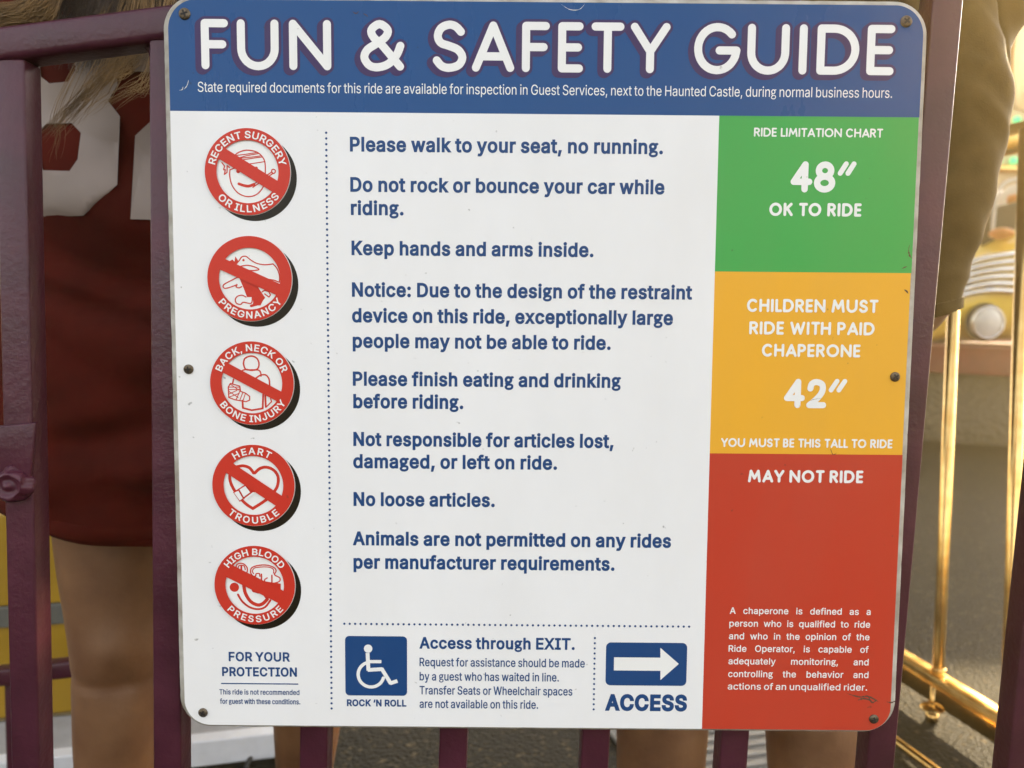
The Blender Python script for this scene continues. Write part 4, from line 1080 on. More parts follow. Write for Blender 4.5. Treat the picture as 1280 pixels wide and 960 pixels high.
'W':(686,'155,0,25,0,-46,170 16,509,47,-170,22,0 82,509,-22,0,27,-105 163,196,-27,104,5,-17 175,145,-3,18,4,-17 187,94,-4,17,3,-18 197,40,-3,18,-3,0 189,40,3,0,4,18 200,94,-4,-18,3,17 211,145,-4,-17,4,18 224,196,-4,-17,27,104 306,509,-27,-105,25,0 380,509,-25,0,27,-105 462,196,-28,104,4,-17 474,145,-4,18,4,-17 486,94,-4,17,4,-18 497,40,-3,18,-3,0 488,40,3,0,4,18 499,94,-4,-18,3,17 510,145,-4,-17,5,18 523,196,-4,-17,27,104 603,509,-27,-105,22,0 670,509,-23,0,-47,-170 530,0,47,170,-25,0 455,0,25,0,-29,108 368,323,29,-108,-6,21 351,391,6,-24,-5,25 336,475,5,-31,5,0 350,475,-5,0,-5,-30 335,395,5,24,-5,-24 318,323,6,24,-29,-108 230,0,30,108,-25,0'),
'X':(474,'18,0,25,0,66,95 217,284,-66,-94,0,-16 217,236,0,16,-62,91 29,509,63,-91,25,0 104,509,-25,0,25,-36 178,400,-25,37,10,-15 204,361,-7,11,7,-11 223,329,-6,11,6,-11 243,292,-7,14,-3,0 232,292,4,0,7,14 252,329,-6,-11,6,10 272,361,-8,-11,7,11 298,400,-10,-15,25,37 374,509,-26,-36,24,0 446,509,-24,0,-62,-90 259,239,62,90,0,16 259,287,0,-16,65,-96 456,0,-66,96,-25,0 382,0,24,0,-30,43 292,129,30,-43,-9,14 268,165,7,-10,-6,10 250,195,6,-10,-6,11 230,231,8,-14,5,0 244,231,-4,0,-6,-13 225,196,6,11,-6,-10 206,166,7,10,-7,-11 182,129,9,14,-30,-43 91,0,31,43,-24,0'),
'Y':(472,'203,0,22,0,0,69 203,208,0,-69,-62,100 16,509,63,-100,25,0 91,509,-25,0,34,-55 192,344,-33,55,11,-18 222,292,-9,17,9,-17 250,230,-10,25,-9,0 224,230,8,0,9,25 251,293,-9,-17,9,17 280,344,-10,-17,34,55 381,509,-34,-55,25,0 455,509,-25,0,-62,-100 268,208,62,100,0,-69 268,0,0,69,-21,0'),
'a':(389,'160,-9,22,0,-24,0 94,5,20,-9,-19,9 48,45,11,-18,-12,17 30,108,0,-25,0,22 43,161,-8,-14,9,14 78,193,-15,-8,14,8 125,211,-17,-4,18,4 178,220,-18,-2,23,3 234,227,-15,-2,14,1 265,235,-7,-4,7,4 276,255,0,-10,0,0 276,257,0,-1,0,15 267,297,6,-11,-6,11 240,322,12,-6,-12,6 196,331,17,0,-18,0 149,322,13,6,-13,-5 118,301,8,8,-8,-9 100,274,4,9,-20,6 41,291,20,-6,9,23 79,346,-17,-14,16,14 133,375,-20,-6,20,6 194,384,-21,0,14,0 239,379,-16,4,16,-3 286,360,-15,10,15,-9 322,320,-9,18,10,-17 337,251,0,29,0,-83 337,0,0,84,-20,0 277,0,20,0,0,17 277,52,0,-17,-2,0 272,52,2,0,-4,-9 252,25,9,9,-9,-10 215,1,15,6,-15,-6;170,45,-15,0,23,0 228,59,-16,-9,15,9 263,93,-8,-14,8,14 276,138,0,-16,0,17 276,190,0,-17,-3,-3 259,182,9,2,-8,-2 231,176,11,2,-10,-2 200,171,10,1,-10,-1 175,168,7,1,-14,-2 134,159,13,4,-13,-5 103,139,8,9,-7,-8 92,105,0,14,0,-13 102,72,-7,9,7,-9 130,52,-12,5,12,-4'),
'b':(424,'229,-8,32,0,-23,0 172,4,15,-8,-14,8 138,31,8,-10,-9,11 118,59,5,-8,-2,0 112,59,2,0,0,-20 112,0,0,20,-20,0 53,0,19,0,0,170 53,509,0,-170,20,0 114,509,-21,0,0,-63 114,319,0,63,1,0 118,319,-1,0,5,8 137,346,-8,-10,8,10 171,373,-14,-8,15,8 229,384,-24,0,32,0 313,361,-24,15,24,-16 370,293,-14,29,13,-30 390,189,0,40,0,-40 370,84,13,30,-14,-29 313,16,24,16,-24,-16;220,47,-23,0,24,0 279,66,-16,-13,16,12 316,117,-8,-22,8,21 328,189,0,-27,0,27 316,261,8,-21,-8,21 280,311,16,-12,-16,13 220,330,24,0,-23,0 161,312,16,12,-16,-12 125,263,8,21,-8,-21 113,189,0,28,0,-28 125,115,-8,21,8,-21 162,65,-16,12,16,-12'),
'c':(396,'207,-8,19,0,-34,0 117,16,26,-16,-26,17 56,85,15,-29,-15,29 34,187,0,-38,0,40 56,291,-15,-29,15,30 117,360,-26,-17,26,16 207,384,-34,0,19,0 260,377,-17,5,16,-5 305,356,-13,9,14,-9 340,322,-10,13,10,-13 362,277,-5,17,-20,-5 303,262,19,5,-3,10 290,289,6,-8,-5,8 270,311,8,-6,-8,6 242,325,11,-3,-10,3 207,330,13,0,-25,0 145,310,16,13,-16,-13 108,258,8,22,-8,-21 96,187,0,26,0,-25 108,117,-8,22,8,-21 145,66,-16,13,16,-13 207,46,-25,0,13,0 243,52,-11,-4,10,3 271,66,-8,-6,8,6 292,89,-6,-9,5,8 304,117,-3,-10,20,-5 363,102,-20,5,-5,-17 341,56,10,14,-9,-13 306,21,14,10,-13,-9 261,-1,16,5,-17,-5'),
'd':(424,'195,-8,24,0,-31,0 111,16,25,-16,-24,16 55,84,13,-29,-14,30 34,189,0,-40,0,40 55,293,-14,-30,14,29 112,361,-24,-16,24,15 196,384,-32,0,23,0 253,373,-15,8,15,-8 287,346,-8,10,9,-10 306,319,-4,8,2,0 311,319,-2,0,0,63 311,509,0,-63,20,0 372,509,-21,0,0,-170 372,0,0,170,-20,0 313,0,19,0,0,20 313,59,0,-20,-2,0 307,59,2,0,-5,-8 287,31,8,11,-9,-10 252,4,15,8,-14,-8;205,47,-24,0,22,0 263,65,-16,-12,16,12 299,115,-8,-21,9,21 312,189,0,-28,0,28 300,263,8,-21,-8,21 263,312,16,-12,-16,12 205,330,23,0,-24,0 145,311,16,13,-16,-12 108,261,8,21,-8,-21 96,189,0,27,0,-27 109,117,-9,21,8,-22 145,66,-16,12,16,-13'),
'e':(404,'212,-8,26,0,-37,0 117,16,26,-16,-27,17 56,85,14,-29,-15,29 34,187,0,-39,0,39 55,290,-14,-30,14,29 115,359,-26,-16,26,17 205,384,-34,0,21,0 266,374,-20,7,19,-7 319,341,-16,15,16,-15 357,282,-9,24,9,-24 371,194,0,34,0,-8 371,169,0,9,-99,0 75,169,99,0,0,18 75,221,0,-17,88,0 338,221,-88,0,-9,-6 310,202,9,6,0,25 298,269,8,-20,-8,19 263,314,15,-11,-16,11 205,330,23,0,-23,0 146,313,17,12,-16,-11 109,270,9,18,-9,-19 96,211,0,21,0,-11 96,178,0,11,0,-28 110,106,-9,20,10,-19 151,61,-17,11,17,-10 212,46,-23,0,16,0 254,53,-13,-5,12,4 285,73,-8,-9,9,9 306,105,-5,-12,19,-4 365,91,-20,5,-6,-20 335,39,14,15,-14,-15 283,4,20,9,-21,-8'),
'f':(253,'228,379,-74,0,0,-17 228,327,0,17,-74,0 6,327,74,0,0,17 6,379,0,-17,74,0;81,0,20,0,0,144 81,432,0,-144,0,21 96,486,-10,-15,10,14 135,519,-16,-8,17,7 187,530,-18,0,14,0 222,527,-9,2,10,-2 243,521,-5,2,-5,-18 227,468,6,18,-3,2 215,472,5,-1,-5,1 195,474,8,0,-19,0 154,460,9,9,-8,-9 142,419,0,18,0,-140 142,0,0,140,-21,0'),
'g':(425,'207,-151,31,0,-28,0 134,-140,21,-7,-21,8 82,-110,14,-13,-13,12 51,-69,7,-15,16,9 101,-41,-17,-9,6,-8 122,-66,-9,9,8,-9 154,-88,-13,6,14,-6 207,-97,-21,0,31,0 282,-75,-19,-15,20,15 311,-6,0,-31,0,25 311,68,0,-24,-1,0 306,68,2,0,-5,-8 287,41,8,10,-9,-9 252,16,15,7,-14,-8 195,5,24,0,-31,0 113,27,24,-15,-25,14 55,90,14,-28,-14,28 34,191,0,-39,0,39 55,293,-14,-29,14,29 112,361,-24,-16,25,15 196,384,-31,0,24,0 253,373,-14,8,15,-8 288,346,-8,10,9,-10 308,319,-5,8,1,0 313,319,-2,0,0,20 313,379,0,-20,20,0 372,379,-19,0,0,-129 372,-9,0,130,0,-33 350,-90,15,21,-15,-21 291,-136,25,10,-25,-10;205,59,-24,0,23,0 264,75,-16,-11,16,11 300,121,-8,-20,8,20 312,193,0,-28,0,27 300,264,8,-21,-8,20 264,312,16,-11,-16,12 205,330,23,0,-24,0 145,312,16,12,-16,-13 109,262,8,21,-9,-20 96,193,0,26,0,-27 109,123,-9,20,8,-20 145,76,-16,11,17,-11'),
'h':(410,'114,227,0,22,0,-76 114,0,0,76,-21,0 53,0,20,0,0,170 53,509,0,-170,20,0 114,509,-21,0,0,-74 114,287,0,74,-4,0 102,287,4,0,12,35 152,362,-21,-15,22,15 227,384,-28,0,26,0 295,369,-19,10,20,-11 341,321,-11,21,11,-22 357,240,0,33,0,-80 357,0,0,80,-20,0 296,0,20,0,0,78 296,235,0,-78,0,30 273,304,15,-16,-15,17 210,329,27,0,-18,0 161,317,14,8,-15,-8 126,283,9,15,-8,-16'),
'i':(166,'53,0,20,0,0,126 53,379,0,-126,20,0 114,379,-21,0,0,-126 114,0,0,126,-21,0;84,443,11,0,-12,0 54,455,8,-8,-9,7 41,483,0,-11,0,11 54,512,-9,-8,8,8 84,524,-12,0,11,0 114,512,-8,8,8,-8 126,483,0,11,0,-11 114,455,8,7,-8,-8'),
'k':(380,'110,137,22,21,0,25 110,212,0,-25,3,0 121,212,-4,0,54,56 284,379,-54,-56,26,0 360,379,-25,0,-59,-60 184,199,59,60,-2,0 177,199,2,0,-22,-21;53,0,20,0,0,170 53,509,0,-170,20,0 114,509,-21,0,0,-170 114,0,0,170,-21,0;294,0,26,0,-49,62 148,186,49,-62,14,14 191,229,-14,-15,61,-77 372,0,-60,76,-26,0'),
'l':(189,'139,-2,8,0,-29,0 74,20,14,-15,-14,15 53,84,0,-27,0,142 53,509,0,-142,20,0 114,509,-21,0,0,-137 114,99,0,136,0,-18 120,62,-4,7,5,-7 146,52,-13,0,6,0 160,53,-3,-1,4,0 170,54,-3,0,3,-17 181,3,-4,17,-6,-2 162,-1,7,1,-8,-1'),
'm':(610,'53,0,20,0,0,126 53,379,0,-126,19,0 112,379,-20,0,0,-28 112,295,0,28,-1,0 108,295,1,0,5,21 132,346,-11,-14,12,13 172,376,-15,-7,15,7 219,386,-16,0,28,0 287,361,-17,17,18,-17 321,295,-5,27,-3,0 312,295,3,0,5,18 337,343,-12,-14,12,14 381,375,-17,-8,17,7 437,386,-21,0,22,0 497,372,-18,9,18,-10 541,328,-11,20,10,-19 557,255,0,30,0,-85 557,0,0,85,-21,0 496,0,20,0,0,85 496,254,0,-85,0,27 473,313,15,-12,-16,12 419,330,20,0,-17,0 374,320,13,7,-12,-7 345,290,7,13,-6,-12 335,247,0,16,0,-82 335,0,0,82,-20,0 274,0,21,0,0,87 274,260,0,-87,0,21 253,311,14,-13,-14,13 199,330,22,0,-14,0 158,320,13,7,-14,-7 126,289,8,14,-8,-13 114,238,0,20,0,-79 114,0,0,79,-21,0'),
'n':(410,'114,227,0,22,0,-76 114,0,0,76,-21,0 53,0,20,0,0,126 53,379,0,-126,19,0 112,379,-20,0,0,-30 112,287,0,31,-3,0 102,287,4,0,12,35 152,362,-21,-15,22,15 227,384,-28,0,26,0 295,369,-19,10,19,-11 341,321,-11,21,11,-22 357,240,0,33,0,-80 357,0,0,80,-20,0 296,0,20,0,0,78 296,235,0,-78,0,30 273,304,15,-16,-15,17 210,329,27,0,-18,0 161,317,14,8,-15,-8 126,283,9,15,-8,-16'),
'o':(415,'207,-8,35,0,-34,0 117,16,26,-16,-26,17 56,85,15,-29,-15,29 34,187,0,-38,0,40 56,291,-15,-29,15,30 117,360,-26,-17,26,16 207,384,-34,0,35,0 299,360,-26,16,26,-17 359,291,-14,30,15,-29 381,187,0,40,0,-38 359,85,15,29,-14,-29 299,16,26,17,-26,-16;207,46,-25,0,26,0 270,66,-16,-13,17,13 307,117,-8,-21,8,22 319,187,0,-25,0,26 307,258,8,-22,-8,22 270,310,17,-13,-16,13 207,330,26,0,-25,0 145,310,16,13,-16,-13 108,258,8,22,-8,-21 96,187,0,26,0,-25 108,117,-8,22,8,-21 145,66,-16,13,16,-13'),
'p':(424,'53,-143,20,0,0,174 53,379,0,-174,19,0 112,379,-20,0,0,-20 112,319,0,20,2,0 118,319,-2,0,5,8 137,346,-8,-10,8,10 171,373,-14,-8,15,8 229,384,-24,0,32,0 313,361,-24,15,24,-16 370,293,-14,29,13,-30 390,189,0,40,0,-40 370,84,13,30,-14,-29 313,16,24,16,-24,-16 229,-8,32,0,-23,0 173,4,14,-8,-15,8 138,31,8,-10,-8,11 118,59,5,-8,-1,0 114,59,1,0,0,-67 114,-143,0,67,-21,0;220,47,-23,0,24,0 279,66,-16,-13,16,12 316,117,-8,-22,8,21 328,189,0,-27,0,27 316,261,8,-21,-8,21 280,311,16,-12,-16,13 220,330,24,0,-23,0 161,312,16,12,-16,-12 125,263,8,21,-8,-21 113,189,0,28,0,-28 125,115,-8,21,8,-21 162,65,-16,12,16,-12'),
'q':(424,'372,-143,0,174,-21,0 311,-143,20,0,0,67 311,59,0,-67,-2,0 306,59,2,0,-4,-8 287,31,8,11,-9,-10 252,4,15,8,-14,-8 195,-8,24,0,-31,0 111,16,25,-16,-24,16 55,84,13,-29,-14,30 34,189,0,-40,0,40 55,293,-14,-30,14,29 112,361,-24,-16,24,15 196,384,-32,0,23,0 253,373,-15,8,15,-8 287,346,-8,10,9,-10 307,319,-5,8,2,0 313,319,-2,0,0,20 313,379,0,-20,19,0 372,379,-20,0,0,-174;205,47,-24,0,22,0 263,65,-16,-12,16,12 299,115,-8,-21,9,21 312,189,0,-28,0,28 300,263,8,-21,-8,21 263,312,16,-12,-16,12 205,330,23,0,-24,0 145,311,16,13,-16,-12 108,261,8,21,-8,-21 96,189,0,27,0,-27 109,117,-9,21,8,-22 145,66,-16,12,16,-13'),
'r':(259,'53,0,20,0,0,126 53,379,0,-126,19,0 112,379,-20,0,0,-19 112,321,0,19,1,0 115,321,-1,0,7,19 152,367,-17,-12,18,12 213,385,-23,0,5,0 229,384,-6,1,6,0 243,384,-3,0,0,-21 243,322,0,21,-1,1 230,324,7,-1,-7,1 207,326,8,0,-18,0 159,315,14,7,-14,-8 126,284,8,13,-8,-14 114,237,0,18,0,-79 114,0,0,79,-21,0'),
's':(365,'182,-8,29,0,-26,0 112,3,21,-7,-20,8 62,38,13,-15,-13,15 36,94,4,-22,19,4 94,107,-20,-5,5,-21 124,60,-15,10,15,-10 181,45,-23,0,27,0 244,62,-15,-11,16,12 268,103,0,-16,0,13 254,136,9,-9,-9,8 212,155,19,-4,-21,5 149,170,21,-5,-34,8 72,208,17,-17,-17,17 47,274,0,-27,0,22 65,332,-12,-17,12,16 115,370,-21,-9,21,10 187,384,-27,0,26,0 254,372,-19,8,18,-7 299,339,-12,14,11,-14 324,290,-5,19,-19,-4 268,277,19,4,-5,15 243,316,12,-12,-13,11 187,333,25,0,-22,0 131,317,15,10,-15,-11 109,277,0,16,0,-14 124,243,-10,9,10,-8 172,223,-22,5,19,-5 229,209,-19,5,35,-8 306,171,-16,17,17,-17 331,107,0,26,0,-23 312,47,13,17,-12,-17 260,6,22,10,-23,-9'),
't':(227,'204,379,-66,0,0,-17 204,327,0,17,-66,0 6,327,66,0,0,17 6,379,0,-17,66,0;65,471,0,-126,20,0 126,471,-20,0,0,-124 126,98,0,124,0,-17 136,61,-7,8,7,-7 170,50,-16,0,4,0 185,51,-6,-1,6,1 202,54,-5,-1,4,-18 213,2,-4,17,-6,-2 192,-3,8,1,-8,-1 168,-4,8,0,-32,0 92,21,18,-17,-18,17 65,93,0,-31,0,126'),
'u':(410,'182,-5,29,0,-25,0 115,11,19,-11,-20,10 69,59,11,-22,-11,21 53,139,0,-32,0,80 53,379,0,-80,20,0 114,379,-21,0,0,-78 114,144,0,78,0,-30 137,75,-16,16,15,-17 200,50,-27,0,18,0 249,62,-14,-8,15,8 283,97,-8,-16,9,15 296,153,0,-22,0,75 296,379,0,-75,20,0 357,379,-20,0,0,-126 357,0,0,126,-20,0 298,0,20,0,0,31 298,92,0,-31,3,0 307,92,-3,0,-12,-35 257,17,22,15,-22,-15'),
'v':(389,'163,0,21,0,-49,126 17,379,49,-126,23,0 84,379,-22,0,27,-74 165,155,-27,75,9,-23 187,87,-6,23,6,-23 206,21,-7,21,-8,0 184,21,7,0,7,21 203,87,-6,-23,6,23 224,155,-8,-23,27,75 305,379,-27,-74,22,0 371,379,-22,0,-48,-126 226,0,49,126,-21,0'),
'w':(567,'138,0,20,0,-39,126 23,379,38,-126,21,0 87,379,-21,0,16,-55 133,214,-15,55,7,-23 154,137,-7,28,7,-29 175,41,-7,35,-3,0 165,41,3,0,7,34 186,135,-7,-29,7,28 206,214,-7,-24,15,55 252,379,-15,-55,21,0 316,379,-21,0,16,-55 362,214,-15,55,6,-24 382,136,-7,28,6,-29 402,41,-7,35,-3,0 391,41,4,0,8,34 413,135,-7,-28,7,29 434,214,-7,-24,15,55 480,379,-15,-55,22,0 545,379,-22,0,-39,-126 429,0,39,126,-20,0 368,0,21,0,-16,57 319,172,16,-58,-5,17 305,225,4,-18,-5,18 291,280,4,-19,-5,19 277,338,4,-20,4,0 291,338,-5,0,-5,-19 277,280,4,19,-5,-19 263,225,4,18,-5,-19 248,172,5,17,-17,-58 199,0,16,57,-21,0'),
'x':(378,'21,0,23,0,50,73 171,218,-50,-73,0,-16 171,171,0,16,-47,69 29,379,47,-69,23,0 100,379,-24,0,16,-24 147,306,-15,24,13,-19 179,253,-9,17,9,-16 207,206,-9,15,-10,0 175,206,11,0,10,15 202,253,-8,-16,9,17 233,306,-12,-19,16,24 282,379,-16,-24,23,0 352,379,-24,0,-48,-70 209,169,47,70,0,15 209,214,0,-15,49,-71 358,0,-50,71,-24,0 287,0,23,0,-19,28 231,85,18,-28,-12,18 200,136,9,-16,-9,16 173,182,9,-15,10,0 205,182,-11,0,-10,-15 178,136,8,16,-8,-16 148,85,12,18,-19,-28 91,0,19,28,-23,0'),
'y':(389,'47,-139,4,-1,5,18 61,-86,-4,-17,4,0 71,-87,-3,0,12,-3 104,-89,-10,-2,10,2 130,-74,-8,-8,8,8 151,-36,-6,-17,4,12 163,-1,-4,-12,-49,127 17,379,49,-127,23,0 84,379,-22,0,27,-74 165,155,-27,75,9,-23 187,87,-6,22,6,-23 206,21,-7,21,-8,0 184,21,7,0,6,21 202,87,-6,-23,7,23 224,155,-8,-23,27,75 305,379,-27,-74,22,0 371,379,-22,0,-55,-145 204,-58,56,146,-8,-20 177,-107,10,13,-11,-13 139,-136,14,7,-14,-6 91,-145,18,0,-10,0 65,-143,7,-1,-8,1'),
'‘':(177,'52,318,23,0,17,64 104,509,-17,-64,16,0 151,509,-16,0,-10,-64 121,318,10,64,-23,0'),
}

GLY['l'] = (167, '53,0,0,0,0,0 53,509,0,0,0,0 114,509,0,0,0,0 114,0,0,0,0,0')
_gc = {}
def glyph(ch, cx, off):
    key = (ch, round(cx, 2), round(off))
    if key in _gc: return _gc[key]
    cx, off = key[1], key[2]
    if ch == 'g':                   # two-storey g, drawn with the pen
        w = (65 * cx + 2 * off) / 2 * 0.92
        el = lambda X, Y, A, B, n=22: [(X + A * math.cos(2 * math.pi * i / n), Y + B * math.sin(2 * math.pi * i / n)) for i in range(n)]
        P = stroke(el(172 * cx, 258, 108 * cx, 100), w, closed=True)
        P += stroke([(250 * cx, 325), (300 * cx, 355), (345 * cx, 356)], w * 0.9)
        P += stroke(cr([(110 * cx, 165, 0), (80 * cx, 120, 0), (115 * cx, 80, 0), (230 * cx, 70, 0), (320 * cx, 40, 0), (325 * cx, -45, 0), (250 * cx, -95, 0), (130 * cx, -95, 0), (60 * cx, -45, 0), (75 * cx, 10, 0), (130 * cx, 55, 0)], 4), w * 0.86)
        V = []; F = []
        vv, F = union(P, 1.0)
        V = [(v[0], v[1], 0) for v in vv]
        res = (V, F, 385 * cx)
        _gc[key] = res; return res
    adv, enc = GLY[ch]
    loops = []
    for s in enc.split(';'):
        pts = [tuple(map(int, q.split(','))) for q in s.split()]
        lp = []
        for i, q in enumerate(pts):
            w = pts[(i + 1) % len(pts)]
            p0 = Vector((q[0], q[1])); p1 = p0 + Vector((q[4], q[5])); p3 = Vector((w[0], w[1])); p2 = p3 + Vector((w[2], w[3]))
            d = (p3 - p0)
            if d.length < 1e-6: continue
            flat = abs(d.cross(p1 - p0)) / d.length + abs(d.cross(p2 - p0)) / d.length
            n = 1 if flat < 1.0 else 4
            for j in range(n):
                t = j / n
                v = p0 * (1 - t) ** 3 + p1 * 3 * t * (1 - t) ** 2 + p2 * 3 * t * t * (1 - t) + p3 * t ** 3
                lp.append(Vector((v.x * cx, v.y)))
        # drop straight-line midpoints so that corners mitre cleanly
        cl = [lp[i] for i in range(len(lp)) if abs((lp[i] - lp[i - 1]).normalized().cross((lp[(i + 1) % len(lp)] - lp[i]).normalized())) > 0.004]
        loops.append(cl)
    area = lambda l: sum(l[i].cross(l[(i + 1) % len(l)]) for i in range(len(l))) / 2
    sgn = 1 if max((area(l) for l in loops), key=abs) > 0 else -1
    verts = []; edges = []; polys = []
    for l in loops:
        n = len(l); o = []
        for i in range(n):
            e0 = (l[i] - l[i - 1]).normalized(); e1 = (l[(i + 1) % n] - l[i]).normalized()
            n0 = Vector((e0.y, -e0.x)) * sgn; n1 = Vector((e1.y, -e1.x)) * sgn
            m = (n0 + n1); m = m.normalized() if m.length > 1e-6 else n0
            o.append(l[i] + m * (off / max(0.45, m.dot(n0))))
        b0 = len(verts); verts += o; edges += [(b0 + i, b0 + (i + 1) % n) for i in range(n)]; polys.append(o)
    r = delaunay_2d_cdt(verts, edges, [], 0, 1e-4)
    V = [(v.x, v.y, 0) for v in r[0]]; F = []
    for f in r[2]:
        c = sum((r[0][i] for i in f), Vector((0, 0))) / len(f); wn = 0
        for o in polys:
            for i in range(len(o)):
                u = o[i]; w = o[(i + 1) % len(o)]
                if (u.y <= c.y) != (w.y <= c.y):
                    x = u.x + (c.y - u.y) / (w.y - u.y) * (w.x - u.x)
                    if x > c.x: wn += 1 if w.y > u.y else -1
        if wn * sgn > 0: F.append(tuple(f))
    res = (V, F, adv * cx); _gc[key] = res
    return res
def run(text, cx, off, space=None):
    x = 0; out = []
    for ch in text:
        if ch == ' ': x += (space if space is not None else 150 * cx + off); continue
        V, F, a = glyph(ch, cx, off)
        out.append((V, F, x, a)); x += a + 1.1 * off
    xs = [v[0] + q[2] for q in out for v in q[0]]
    return out, min(xs), max(xs)
def put(name, text, L_, base, Rr, base2, cap, stem, mat, parent=None, justify=False, z=None, space=None):
    """text between two pixels of its baseline, cap height in pixels there, stem as a share of the cap height"""
    a = S(L_, base); b = S(Rr, base2); y = (a.y + b.y) / 2
    caph = (S(L_, base).y - S(L_, base - cap).y) * -1
    width = b.x - a.x
    cx = 0.85
    for it in range(5):
        # stem after scaling k: (65cx+2off)k = stem*509 ; k = 509/(509+2off)
        off = (stem * 509 - 65 * cx) / (2 * (1 - stem))
        k = 509 / (509 + 2 * off)
        out, x0, x1 = run(text, cx, off)
        nat = (x1 - x0) * k * caph / 509
        if justify: break
        cx = min(1.35, max(0.5, cx * width / nat))
    sc = k * caph / 509
    if justify:
        nsp = text.count(' ')
        cx = justify; off = (stem * 509 - 65 * cx) / (2 * (1 - stem)); k = 509 / (509 + 2 * off); sc = k * caph / 509
        out, x0, x1 = run(text, cx, off, space=0)
        spc = (width / sc - (x1 - x0)) / nsp
        out, x0, x1 = run(text, cx, off, space=spc)
    sx = width / ((x1 - x0) * sc)
    V = []; F = []
    zz = Z_TXT if z is None else z
    for gV, gF, gx_, ga in out:
        b0 = len(V)
        V += [(a.x + (v[0] + gx_ - x0) * sc * sx, y + (v[1] + off) * sc, zz + v[2] * 1.5e-6) for v in gV]
        F += [tuple(b0 + i for i in f) for f in gF]
    return obj('lettering', mesh('lettering', V, F), mat, parent or sign)

BODY = [("Please walk to your seat, no running.", 437.5, 189, 828.5, 193.4),
        ("Do not rock or bounce your car while", 438, 239.5, 830.4, 243.4), ("riding.", 438.7, 268.8, 504.5, 269.5),
        ("Keep hands and arms inside.", 439.5, 318.5, 741.7, 322),
        ("Notice: Due to the design of the restraint", 440, 370.6, 865, 374.9), ("device on this ride, exceptionally large", 440.2, 402.8, 841, 406.6),
        ("people may not be able to ride.", 441, 434.7, 763.2, 437.5),
        ("Please finish eating and drinking", 441.2, 482.1, 776, 485), ("before riding.", 441.7, 510.3, 579.1, 511.3),
        ("Not responsible for articles lost,", 441.8, 557.6, 766.9, 560), ("damaged, or left on ride.", 441.6, 585.6, 696.2, 586.7),
        ("No loose articles.", 442, 632.7, 618.4, 633.5),
        ("Animals are not permitted on any rides", 441, 681.5, 838.6, 684.7), ("per manufacturer requirements.", 442, 710.8, 768, 713.4)]
for (s, l, b, r, b2) in BODY:
    put('t', s, l, b, r, b2, 18.5 - (b - 190) / 520 * 1.2, 0.205, M_navy)
put('t', "State required documents for this ride are available for inspection in Guest Services, next to the Haunted Castle, during normal business hours.", 247.5, 114.8, 1114.8, 122.6, 12.6, 0.10, M_lw)
put('t', "FOR YOUR", 286.1, 826.3, 362.7, 827, 11.7, 0.20, M_navy)
put('t', "PROTECTION", 277.8, 845, 371.3, 845.8, 11.5, 0.20, M_navy)
put('t', "This ride is not recommended", 274.4, 867.9, 374.4, 868.6, 6.6, 0.15, M_navy)
put('t', "for guest with these conditions.", 275.2, 879.6, 375.5, 880.3, 6.6, 0.15, M_navy)
put('t', "ROCK \u2018N ROLL", 433.7, 882.5, 508, 883.2, 8.6, 0.22, M_navy)
put('t', "Access through EXIT.", 524.2, 810.6, 718.3, 812.4, 14.8, 0.20, M_navy)
put('t', "Request for assistance should be made", 524.5, 832.5, 730.9, 834.3, 10.6, 0.13, M_navy)
put('t', "by a guest who has waited in line.", 524.5, 850.3, 698.5, 851.8, 10.6, 0.13, M_navy)
put('t', "Transfer Seats or Wheelchair spaces", 524.5, 867.7, 715.4, 869.4, 10.6, 0.13, M_navy)
put('t', "are not available on this ride.", 524.5, 884.6, 672.6, 886, 10.6, 0.13, M_navy)
put('t', "ACCESS", 756, 888.0, 858.4, 889.2, 20.8, 0.235, M_navy)
PARA = [("A chaperone is defined as a", 912, 767.3, 1088), ("person who is qualified to ride", 911.5, 783.2, 1087.4), ("and who in the opinion of the", 911, 799, 1086.6),
        ("Ride Operator, is capable of", 910.5, 814.6, 1085.5), ("adequately monitoring, and", 910.3, 830.3, 1085.5), ("controlling the behavior and", 910, 846.2, 1085.3)]
for (s, l, b, r) in PARA: put('t', s, l, b, r, b + 1.2, 8.2, 0.165, M_lw, justify=1.0)
put('t', "actions of an unqualified rider.", 909.5, 861.8, 1083.6, 863, 8.2, 0.165, M_lw)

